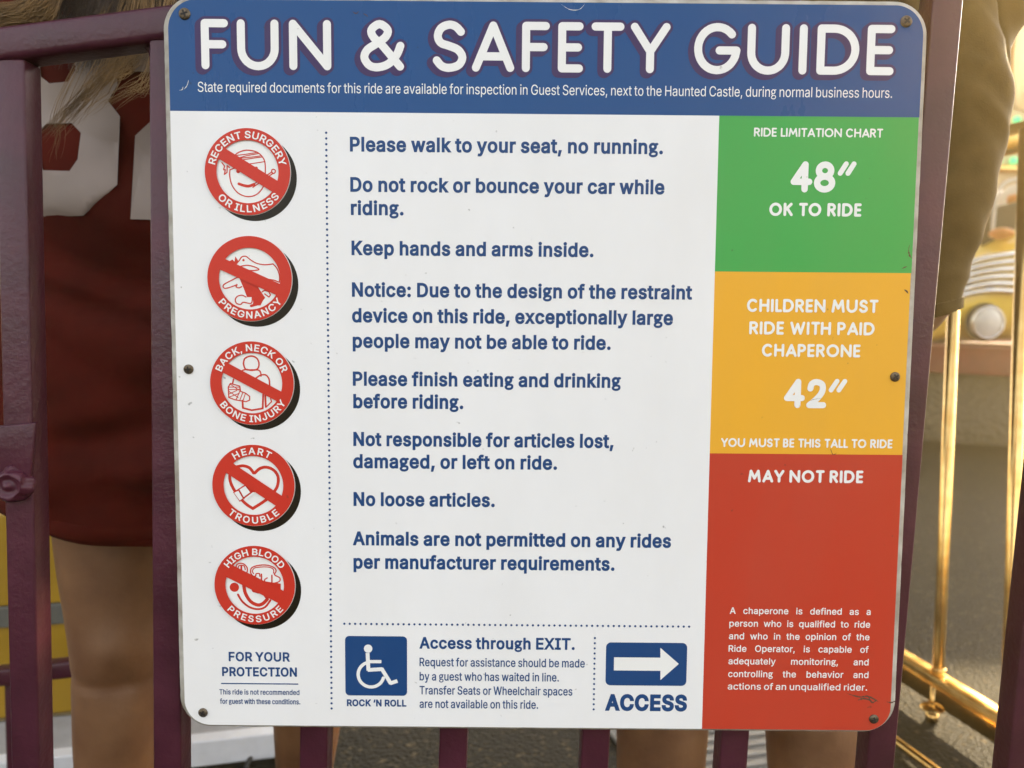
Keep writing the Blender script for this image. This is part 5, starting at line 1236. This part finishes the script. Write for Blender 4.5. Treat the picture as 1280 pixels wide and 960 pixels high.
# ---------------------------------------------------------------- rounded letters drawn with a round pen
def arcp(cx, cy, rx, ry, a0, a1, n=14):
    return [(cx + rx * math.cos(R(a0 + (a1 - a0) * i / n)), cy + ry * math.sin(R(a0 + (a1 - a0) * i / n))) for i in range(n + 1)]
def crl(p, k=6): return [(v[0], v[1]) for v in cr([(a, b, 0) for a, b in p], k)]
RND = {  # outer width / cap height, strokes in a unit box of centre lines
 'A': (.83, lambda: [[(0, 0), (.5, 1), (1, 0)], [(.17, .27), (.83, .27)]]),
 'B': (.62, lambda: [[(0, 0), (0, 1)], [(0, 1), (.5, 1)] + arcp(.5, .76, .42, .24, 90, -90)[1:] + [(0, .52)], [(.5, .52)] + arcp(.55, .26, .45, .26, 90, -90)[1:] + [(0, 0)]]),
 'C': (.80, lambda: [arcp(.55, .5, .55, .5, 48, 312, 26)]),
 'D': (.80, lambda: [[(0, 0), (0, 1), (.38, 1)] + arcp(.38, .5, .62, .5, 90, -90, 20)[1:] + [(0, 0)]]),
 'E': (.54, lambda: [[(1, 1), (0, 1), (0, 0), (1, 0)], [(0, .5), (.93, .5)]]),
 'F': (.54, lambda: [[(1, 1), (0, 1), (0, 0)], [(0, .5), (.9, .5)]]),
 'G': (.92, lambda: [arcp(.5, .5, .5, .5, 42, 352, 30) + [(1, .46), (.56, .46)]]),
 'H': (.75, lambda: [[(0, 0), (0, 1)], [(1, 0), (1, 1)], [(0, .52), (1, .52)]]),
 'I': (.165, lambda: [[(.5, 0), (.5, 1)]]),
 'K': (.70, lambda: [[(0, 0), (0, 1)], [(.93, 1), (.05, .44)], [(.34, .62), (1, 0)]]),
 'L': (.52, lambda: [[(0, 1), (0, 0), (1, 0)]]),
 'M': (.98, lambda: [[(0, 0), (.14, 1), (.5, .28), (.86, 1), (1, 0)]]),
 'N': (.82, lambda: [[(0, 0), (0, 1), (1, 0), (1, 1)]]),
 'O': (.95, lambda: [arcp(.5, .5, .5, .5, 0, 360, 32)]),
 'P': (.62, lambda: [[(0, 0), (0, 1), (.5, 1)] + arcp(.5, .73, .5, .27, 90, -90)[1:] + [(0, .46)]]),
 'R': (.65, lambda: [[(0, 0), (0, 1), (.5, 1)] + arcp(.5, .74, .46, .26, 90, -90)[1:] + [(0, .48)], [(.48, .48), (1, 0)]]),
 'S': (.65, lambda: [crl([(.94, .84), (.74, .96), (.48, 1), (.17, .92), (.04, .74), (.16, .58), (.48, .51), (.83, .42), (1, .25), (.86, .07), (.5, 0), (.2, .04), (0, .17)], 6)]),
 'T': (.66, lambda: [[(0, 1), (1, 1)], [(.5, 1), (.5, 0)]]),
 'U': (.83, lambda: [[(0, 1), (0, .42)] + arcp(.5, .42, .5, .42, 180, 360, 18) + [(1, .42), (1, 1)]]),
 'W': (1.10, lambda: [[(0, 1), (.25, 0), (.5, .9), (.75, 0), (1, 1)]]),
 'Y': (.77, lambda: [[(0, 1), (.5, .42), (1, 1)], [(.5, .42), (.5, 0)]]),
 '&': (.87, lambda: [crl([(.98, .02), (.78, .22), (.5, .5), (.25, .7), (.2, .87), (.42, 1), (.64, .87), (.58, .7), (.32, .54), (.08, .4), (0, .22), (.14, .04), (.38, 0), (.66, .08), (.88, .28), (.99, .5)], 6)]),
 '4': (.69, lambda: [[(.72, 0), (.72, 1), (0, .3), (1, .3)]]),
 '8': (.68, lambda: [arcp(.5, .76, .41, .24, 0, 360, 24), arcp(.5, .26, .5, .26, 0, 360, 24)]),
 '2': (.66, lambda: [crl([(.04, .72), (.14, .92), (.48, 1), (.86, .9), (.93, .68), (.78, .46), (.4, .2), (0, 0)], 6) + [(1, 0)]]),
 '"': (.56, lambda: [[(.42, 1), (.0, .64)], [(1, 1), (.58, .64)]]),
}
def rglyph(ch, x0, x1, y0, y1, r, grow=0.0, sweep=None):
    """fill the outer box x0..x1, y0..y1 with pen radius r"""
    X0_, X1_ = x0 + r, x1 - r; Y0_, Y1_ = y0 + r, y1 - r
    P = []
    for s in RND[ch][1]():
        if ch == 'I': q = [((x0 + x1) / 2, Y0_ + v * (Y1_ - Y0_)) for u, v in s]
        else: q = [(X0_ + u * (X1_ - X0_), Y0_ + v * (Y1_ - Y0_)) for u, v in s]
        P += stroke(q, r + grow, sweep)
    return P
TITLE = [('F', 251.5, 285.5, 23.5, 85.7), ('U', 296.5, 348.5, 23.8, 87.5), ('N', 361.5, 414, 24, 87.5), ('&', 450.5, 506, 25.5, 88.5), ('S', 541, 583, 26, 89.5),
         ('A', 590, 643, 26.5, 90), ('F', 652.5, 687, 27, 90.3), ('E', 697.5, 729, 28.5, 90.8), ('T', 739, 780, 29, 91.3), ('Y', 788, 837.5, 29.3, 91.8),
         ('G', 867.5, 925.5, 29.5, 93.5), ('U', 934, 986.5, 30.3, 94), ('I', 997.7, 1009.7, 31, 93.8), ('D', 1021, 1074, 31.2, 93.4), ('E', 1083.5, 1117.8, 32, 93.6)]
pxm = (S(700, 60) - S(600, 60)).x / 100.0
tp = []; wp = []
ytop = sum(S((a + b) / 2, c).y for _, a, b, c, d in TITLE) / len(TITLE); ybot = sum(S((a + b) / 2, d).y for _, a, b, c, d in TITLE) / len(TITLE)
for ch, a, b, c, d in TITLE:
    xa, xb = S(a, (c + d) / 2).x, S(b, (c + d) / 2).x
    if ch in 'GUS&': ov = .6 * pxm
    else: ov = 0
    tp += rglyph(ch, xa, xb, ybot - ov, ytop + (ov if ch in 'GS&' else 0), 5.0 * pxm, 3.4 * pxm, (-4.2 * pxm, -3.2 * pxm))
    wp = rglyph(ch, xa, xb, ybot - ov, ytop + (ov if ch in 'GS&' else 0), 5.0 * pxm)
    obj('letter', layer_mesh('letter', wp, z1 + LAY * 2), M_lw, sign)
obj('letter_outline', layer_mesh('letter_outline', tp, z1 + LAY), M_purple_ink, sign)

def rput(text, L_, base, Rr, base2, cap, pen, gap=0.115):
    a = S(L_, base); b = S(Rr, base2); y = (a.y + b.y) / 2; caph = S(L_, base - cap).y - a.y
    W = 0; boxes = []
    for ch in text:
        if ch == ' ': W += 0.34; continue
        w = RND[ch][0] if ch != 'I' else pen
        boxes.append((ch, W, W + w)); W += w + gap - (0.06 if ch in 'AYTL' else 0)
    tot = boxes[-1][2]
    k = (b.x - a.x) / tot
    P = []
    for ch, u, v in boxes: P += rglyph(ch, a.x + u * k, a.x + v * k, y, y + caph, pen * caph / 2)
    return obj('lettering', layer_mesh('lettering', P, Z_TXT), M_lw, sign)
rput("RIDE LIMITATION CHART", 942.2, 170.8, 1103.4, 172.2, 11.2, .185, .10)
rput("48", 987.6, 240.5, 1043.5, 240.9, 39, .21, .05)
rput('"', 1046, 240.5, 1069, 240.9, 39, .165)
rput("OK TO RIDE", 961.2, 270.0, 1076.3, 270.9, 16.7, .215)
rput("CHILDREN MUST", 933.3, 390.2, 1097.4, 391, 16.6, .205)
rput("RIDE WITH PAID", 936.2, 418.3, 1092.7, 419, 16.4, .205)
rput("CHAPERONE", 952, 446, 1075, 446.6, 16.2, .205)
rput("42", 979.3, 510, 1032.4, 510.2, 36.6, .21, .05)
rput('"', 1034.7, 510, 1057.5, 510.2, 36.6, .165)
rput("YOU MUST BE THIS TALL TO RIDE", 901, 559, 1115.2, 560, 11.2, .20, .10)
rput("MAY NOT RIDE", 934.7, 603.2, 1078.5, 603.6, 15.8, .215)

# ---------------------------------------------------------------- dotted rules and the thin rule
def dots(a, b, n, r):
    A = S(*a); B = S(*b)
    if abs(A.x - B.x) < abs(A.y - B.y): A.x = B.x = (A.x + B.x) / 2
    else: A.y = B.y = (A.y + B.y) / 2
    P = [circ(A.lerp(B, i / (n - 1)), r, 10) for i in range(n)]
    V = []; F = []
    for p in P:
        q = len(V); V += [(v[0], v[1], Z_TXT) for v in p]; F.append(tuple(range(q, q + 10)))
    o = obj('dotted_line', mesh('dotted_line', V, F), M_navy, sign); return o
dots((407.8, 166), (414.6, 885.4), 107, 0.00098)
dots((430.5, 779), (861.3, 783.7), 65, 0.00098)
dots((743.6, 797.5), (742, 886.5), 15, 0.00095)
a = S(276.5, 854); b = S(372.9, 854.8)
obj('rule_line', layer_mesh('rule_line', [[(a.x, a.y - .0006), (b.x, a.y - .0006), (b.x, a.y + .0004), (a.x, a.y + .0004)]], Z_TXT), M_navy, sign)

# ---------------------------------------------------------------- access symbols
def sq(x0, y0, x1, y1, rad, mat, name):
    a = S(x0, y1); b = S(x1, y0)
    return obj(name, layer_mesh(name, [rrect(a.x, b.x, a.y, b.y, rad, 8)], Z_TXT), mat, sign)
we = sq(431.9, 795.4, 508.8, 869, 0.0036, M_navy, 'wheelchair_symbol')
def C(x, y): return S(420 + x / 2.7826, 770 + y / 2.7826)
P = [circ(C(112, 113), 0.0036, 20)]
r_ = 0.00155
P += stroke([C(110, 128), C(113, 187), C(160, 184), C(190, 233), C(214, 225)], r_ * 1.05, butt=True)
P += stroke([C(113, 158), C(158, 158)], r_ * .9, butt=True)
cc = C(122, 203)
rad = (C(170, 203) - C(122, 203)).length * 0.93
P += stroke([(cc.x + rad * math.cos(R(t)), cc.y + rad * math.sin(R(t))) for t in range(112, 352, 8)], r_ * .9)
obj('wheelchair_figure', layer_mesh('wheelchair_figure', P, Z_TXT + LAY), M_lw, we)
ar = sq(756.7, 803.6, 859.1, 856.4, 0.0042, M_navy, 'arrow_symbol')
k0 = C(967, 143); k1 = C(1128, 190); h0 = C(1128, 110); h1 = C(1192, 166); h2 = C(1128, 222)
obj('arrow', layer_mesh('arrow', [[(k0.x, k1.y), (k1.x + .0002, k1.y), (k1.x + .0002, k0.y), (k0.x, k0.y)], [tuple(h0), tuple(h2), tuple(h1)]], Z_TXT + LAY), M_lw, ar)

# ---------------------------------------------------------------- the five warning badges
def arc_text(text, c, Rb, cap, a0, a1, bottom, parent, z, stem=.185):
    """glyph centres from angle a0 to a1 (degrees, counter-clockwise from +x)"""
    off = (stem * 509 - 65) / (2 * (1 - stem)); k = 509 / (509 + 2 * off); sc = k * cap / 509
    out, x0, x1 = run(text, 1.0, off)
    c0 = out[0][2] + out[0][3] / 2; c1 = out[-1][2] + out[-1][3] / 2
    V = []; F = []
    arc = abs(R(a1 - a0)) * (Rb + (cap * .5 if not bottom else -cap * .5)); wid = (c1 - c0) * sc
    sq_ = min(1.12, max(.8, arc / wid))
    for gV, gF, x, adv in out:
        m = x + adv / 2; t = R(a0 + (a1 - a0) * (m - c0) / (c1 - c0))
        er = Vector((math.cos(t), math.sin(t))); tx = Vector((er.y, -er.x)) if not bottom else Vector((-er.y, er.x)); ty = er if not bottom else -er
        b = len(V)
        for v in gV:
            p = Vector(c) + er * Rb + tx * ((v[0] - adv / 2) * sc * sq_) + ty * ((v[1] + off) * sc)
            V.append((p.x, p.y, z + v[2] * 1.5e-6))
        F += [tuple(b + i for i in f) for f in gF]
    return obj('lettering', mesh('lettering', V, F), M_lw, parent)
def annulus(c, r0, r1, z, n=96):
    V = []; F = []
    for i in range(n):
        a = 2 * math.pi * i / n
        V += [(c[0] + r0 * math.cos(a), c[1] + r0 * math.sin(a), z), (c[0] + r1 * math.cos(a), c[1] + r1 * math.sin(a), z)]
    for i in range(n):
        j = (i + 1) % n; F.append((2 * i, 2 * i + 1, 2 * j + 1, 2 * j))
    return mesh('ring', V, F)

def pic1(q, w):
    P = []
    P += stroke(cr3(q, [(290, 440), (287, 500), (310, 590), (370, 665), (455, 697), (540, 680), (605, 610), (625, 520), (628, 400), (610, 330), (550, 272), (450, 252), (370, 275), (335, 305)]), w)
    for l in ([(335, 305), (450, 290), (545, 275)], [(360, 330), (450, 305), (560, 285)], [(380, 330), (500, 318), (580, 308)], [(410, 345), (540, 325), (600, 318)], [(470, 385), (560, 372), (620, 362)]): P += stroke([q(*p) for p in l], w * .8)
    P += stroke(cr3(q, [(375, 575), (420, 590), (470, 597), (520, 580)]), w * 2.3)
    P += stroke([q(490, 600), q(560, 548), q(690, 462)], w); P += stroke([q(510, 608), q(580, 560), q(698, 478)], w)
    P += stroke(cr3(q, [(690, 462), (692, 442), (708, 436), (724, 446), (722, 466), (706, 476), (690, 462)]), w)
    P += stroke([q(212, 372), q(238, 405), q(228, 440), q(245, 440), q(236, 485), q(262, 465), q(262, 400), q(285, 420)], w)
    P += [circ(q(368, 455), w * 3.2, 14), circ(q(540, 428), w * 3.2, 14)]
    P += stroke([q(290, 440), q(330, 425)], w)
    return P
def pic2(q, w):
    P = []
    P += stroke(cr3(q, [(325, 325), (355, 290), (380, 255), (420, 250), (460, 280), (520, 315), (600, 330), (680, 322)]), w)
    P += stroke(cr3(q, [(680, 322), (720, 370), (742, 440), (740, 498)]), w); P += stroke([q(740, 498), q(690, 478), q(640, 470)], w)
    P += [circ(q(396, 286), w * 2, 12)]
    P += stroke(cr3(q, [(370, 345), (430, 335), (500, 350), (545, 375), (500, 385), (450, 385)]), w)
    P += [[tuple(q(*p)) for p in ((230, 290), (260, 297), (290, 280), (310, 300), (318, 250), (345, 290), (330, 330), (250, 340))]]
    P += stroke(cr3(q, [(340, 450), (280, 480), (215, 515), (200, 540), (225, 557), (300, 535), (335, 520), (325, 540), (350, 552), (380, 540)]), w)
    P += [[tuple(q(*p)) for p in ((340, 420), (520, 480), (545, 560), (600, 640), (560, 720), (480, 722), (490, 690), (480, 640), (430, 640), (400, 560))]]
    P += stroke(cr3(q, [(420, 640), (380, 622), (335, 635), (318, 665), (330, 700), (370, 710), (395, 690), (470, 700), (480, 640)]), w)
    P += stroke([q(575, 590), q(600, 575), q(640, 590), q(655, 620), q(640, 640), q(600, 610)], w)
    P += stroke([q(590, 645), q(540, 705), q(470, 725)], w * 2.2)
    return P
def pic3(q, w):
    P = []
    P += stroke(cr3(q, [(380, 265), (395, 215), (455, 192), (510, 215), (530, 270), (512, 318), (455, 325), (400, 318), (380, 265)]), w * 1.3)
    P += stroke(cr3(q, [(370, 330), (410, 320), (455, 330), (520, 325), (545, 350), (548, 385)]), w * 1.2)
    P += stroke(cr3(q, [(500, 405), (540, 378), (590, 372), (625, 410), (632, 475)]), w * 1.3)
    P += stroke([q(285, 415), q(275, 460)], w * 1.3)
    P += stroke([q(372, 620), q(375, 690), q(460, 712), q(565, 695), q(570, 560)], w * 1.6)
    P += stroke([q(590, 570), q(595, 680)], w * 1.6); P += stroke([q(600, 680), q(650, 630), q(640, 600)], w)
    P += stroke([q(255, 455), q(345, 480), q(352, 530), q(400, 548), q(440, 580), q(440, 615), q(405, 630), q(300, 612), q(240, 590), q(235, 490), q(255, 455)], w)
    for l in ([(240, 490), (345, 490)], [(240, 515), (350, 510)], [(235, 560), (320, 520)], [(245, 585), (340, 550)], [(310, 610), (350, 520)], [(345, 618), (375, 540)], [(375, 625), (400, 548)], [(240, 530), (330, 590)], [(250, 460), (340, 520)]): P += stroke([q(*p) for p in l], w * .75)
    return P
def pic4(q, w):
    P = []
    P += stroke(cr3(q, [(462, 330), (420, 280), (350, 262), (270, 290), (235, 350), (245, 430), (300, 530), (380, 620), (455, 672)]), w * 2.6)
    P += stroke(cr3(q, [(475, 330), (520, 290), (580, 275), (650, 300), (695, 360), (695, 440), (660, 510), (580, 590), (455, 672)]), w * 2.6)
    P += [[tuple(q(*p)) for p in ((375, 445), (265, 515), (330, 608), (478, 512))]]
    wh = [[tuple(q(*p)) for p in ((385, 455), (330, 488), (370, 560), (432, 515))], [tuple(q(*p)) for p in ((318, 500), (278, 520), (332, 594), (360, 572))], [tuple(q(*p)) for p in ((460, 512), (380, 572), (390, 590), (480, 520))]]
    return P, wh
def pic5(q, w):
    P = []
    P += stroke(cr3(q, [(275, 290), (275, 262), (310, 245), (350, 255), (378, 290), (375, 335), (355, 350)]), w * 1.1)
    P += stroke(cr3(q, [(290, 300), (300, 268), (345, 268), (360, 305)]), w); P += stroke([q(322, 270), q(322, 320)], w * 1.6)
    P += stroke(cr3(q, [(500, 370), (495, 345), (465, 345), (455, 370), (425, 360), (410, 325), (425, 285), (500, 263), (580, 265), (640, 290), (655, 320), (640, 355), (690, 385), (685, 420), (620, 438), (560, 432), (545, 405), (570, 385)]), w * 1.1)
    P += stroke(cr3(q, [(440, 345), (428, 320), (450, 290), (520, 280), (590, 283), (630, 305), (630, 340)]), w * .9)
    P += stroke([q(515, 350), q(515, 430)], w * 1.2); P += stroke([q(615, 360), q(615, 425)], w * 1.2)
    P += [circ(q(255, 475), w * 8.2, 20)]
    P += stroke(cr3(q, [(290, 545), (330, 610), (400, 665), (480, 685), (550, 665), (600, 600)]), w * 1.8)
    P += stroke(cr3(q, [(345, 450), (360, 530), (410, 610), (480, 645), (530, 630), (570, 590)]), w * 3)
    P += [[tuple(q(*p)) for p in ((400, 470), (430, 520), (480, 535), (520, 535), (560, 590), (640, 560), (700, 560), (700, 440), (420, 400))]]
    return P
def cr3(q, pts, k=4): return [(v[0], v[1]) for v in cr([(*q(*p), 0) for p in pts], k)]
BADGES = [((310.0, 215.0), 53.3, (250, 155), pic1, "RECENT SURGERY", (164, 16), "OR ILLNESS", (-134, -42), (-31.3, .285, .055), 'surgery'),
          ((312.6, 348.4), 52.7, (253, 288), pic2, None, None, "PREGNANCY", (-139, -40), (-24.0, .28, .05), 'pregnancy'),
          ((315.5, 478.8), 52.1, (255, 420), pic3, "BACK, NECK OR", (155, 25), "BONE INJURY", (-142, -35), (-28, .26, .03), 'injury'),
          ((317.4, 606.5), 51.3, (257, 548), pic4, "HEART", (119, 64), "TROUBLE", (-128, -52), (-34, .29, .04), 'heart'),
          ((319.0, 731.0), 50.2, (260, 672), pic5, "HIGH BLOOD", (140, 39), "PRESSURE", (-134, -45), (-27, .34, .04), 'pressure')]
ZB = z1
for (c, rp, org, pic, top, ta, bot, ba, (sang, sw_, soff), nm) in BADGES:
    cc = S(*c); rr = (S(c[0] + rp, c[1]) - S(c[0] - rp, c[1])).length / 2
    root = obj('warning_badge', layer_mesh('warning_badge', [circ(cc, rr * 1.012, 96)], ZB + LAY * 2), M_lw, sign)
    sh = hull(circ(cc, rr, 96) + circ(cc + Vector((rr * .145, -rr * .135)), rr, 96))
    obj('badge_shadow', layer_mesh('badge_shadow', [sh], ZB + LAY), M_black, root)
    q = lambda x, y, org=org: tuple(S(org[0] + x / 7.68, org[1] + y / 7.68))
    pp = pic(q, 0.00048)
    wh = None
    if isinstance(pp, tuple): pp, wh = pp
    rim = rr * .74
    obj('picture', layer_mesh('picture', pp, ZB + LAY * 3), M_badge, root)
    if wh: obj('picture_fill', layer_mesh('picture_fill', wh, ZB + LAY * 8), M_lw, root)
    me = annulus(cc, rr * .725, rr, ZB + LAY * 10)
    obj('ring', me, M_badge, root)
    d = Vector((math.cos(R(sang)), math.sin(R(sang)))); n_ = Vector((-d.y, d.x)); m_ = cc + Vector((0, rr * soff))
    L_ = rr * .80; h_ = rr * sw_ / 2
    obj('slash', layer_mesh('slash', [[tuple(m_ - d * L_ - n_ * h_), tuple(m_ + d * L_ - n_ * h_), tuple(m_ + d * L_ + n_ * h_), tuple(m_ - d * L_ + n_ * h_)]], ZB + LAY * 11), M_badge, root)
    if top: arc_text(top, cc, rr * .765, rr * .168, ta[0], ta[1], False, root, ZB + LAY * 12)
    arc_text(bot, cc, rr * .94, rr * .168, ba[0], ba[1], True, root, ZB + LAY * 12)

# ---------------------------------------------------------------- scratches and chipped print
M_scuff = material('grime_mark', (0.10, 0.05, 0.03), 0.9)
M_chip = material('bare_plastic_chip', (0.72, 0.70, 0.66), 0.5)
def mark(pts, w, mat, z=Z_TXT + LAY * .5):
    P = []
    pts = [S(*p) for p in pts]
    V = []; F = []
    n = len(pts) - 1; K = 5
    path = [(v[0], v[1]) for v in cr([(p.x, p.y, 0) for p in pts], K)]
    for i, p in enumerate(path):
        t = Vector(path[min(i + 1, len(path) - 1)]) - Vector(path[max(i - 1, 0)]); t.normalize(); nn = Vector((-t.y, t.x))
        ww = w * random.uniform(.25, 1.1) * math.sin(math.pi * (i + .6) / (len(path) + .2))
        V += [(p[0] + nn.x * ww, p[1] + nn.y * ww, z), (p[0] - nn.x * ww, p[1] - nn.y * ww, z)]
    for i in range(len(path) - 1): F.append((2 * i, 2 * i + 1, 2 * i + 3, 2 * i + 2))
    obj('scuff_mark', mesh('scuff_mark', V, F), mat, sign)
mark([(1057, 866), (1066, 869), (1075, 871), (1084, 870), (1093, 874), (1098, 877)], .0009, M_scuff)
mark([(1072, 875), (1080, 873), (1090, 876)], .0011, M_scuff)
mark([(1085, 870), (1090, 878), (1096, 874)], .0010, M_scuff)
mark([(1108, 877), (1114, 878), (1119, 876)], .0008, M_scuff)
mark([(1137, 306), (1135.5, 313), (1137, 320), (1140, 323)], .0008, M_scuff)
mark([(1127, 336), (1131, 334), (1134, 333)], .0005, M_scuff)
mark([(1130, 362), (1133, 364), (1135, 367)], .0009, M_scuff)
mark([(440, 14), (445, 17), (449, 14)], .0004, M_scuff)
mark([(454, 17), (458, 19), (460, 21)], .0004, M_scuff)
mark([(229, 108), (228, 112), (224, 113)], .0003, M_chip); mark([(236, 100), (234, 107), (230, 112)], .0003, M_chip)
mark([(701, 5), (712, 12), (724, 12), (731, 5)], .0003, M_chip)
mark([(1012, 501), (1018, 499), (1026, 498)], .0003, M_scuff)
mark([(1038, 561), (1041, 568), (1046, 566)], .0004, M_scuff)

# ---------------------------------------------------------------- screws
M_ss = M_screw
sv = []; sf = []; n = 20
prof = [(1.0, 0.0), (1.0, .35), (.86, .62), (.6, .8), (.3, .88)]
for (r, h) in prof:
    for i in range(n): sv.append((r * math.cos(2 * math.pi * i / n), r * math.sin(2 * math.pi * i / n), h * .55))
for j in range(len(prof) - 1):
    for i in range(n): sf.append((j * n + i, j * n + (i + 1) % n, (j + 1) * n + (i + 1) % n, (j + 1) * n + i))
sf.append(tuple((len(prof) - 1) * n + i for i in range(n)))
scr_me = mesh('screw', [(v[0] * .0040, v[1] * .0040, v[2] * .0040) for v in sv], sf, True); scr_me.materials.append(M_ss)
def recess_mesh():
    V = []; F = []
    for (a, b) in ((.62, .16), (.16, .62)):
        k = len(V); z = .50 if a > b else .502
        V += [(-a, -b, z), (a, -b, z), (a, b, z), (-a, b, z), (-a * .5, -b * .5, z - .3), (a * .5, -b * .5, z - .3), (a * .5, b * .5, z - .3), (-a * .5, b * .5, z - .3)]
        F += [(k, k + 1, k + 2, k + 3)]
    me = mesh('cross_recess', [(v[0] * .0040, v[1] * .0040, v[2] * .0040) for v in V], F); me.materials.append(M_recess); return me
rec_me = recess_mesh()
for (px, py, ang) in ((231, 17.5, 20), (1132.5, 27, 50), (236, 461.5, 5), (1118.5, 471, 33), (254, 890.5, 60), (1092, 898.5, 15)):
    p = S(px, py); k = 1.15 if py < 50 else 1.0
    o = bpy.data.objects.new('screw', scr_me); COL.objects.link(o); o.parent = sign
    o.location = (p.x, p.y, z1); o.rotation_euler = (R(random.uniform(-4, 4)), R(random.uniform(-4, 4)), R(ang)); o.scale = (k, k, 1)
    c_ = bpy.data.objects.new('cross_recess', rec_me); COL.objects.link(c_); c_.parent = o
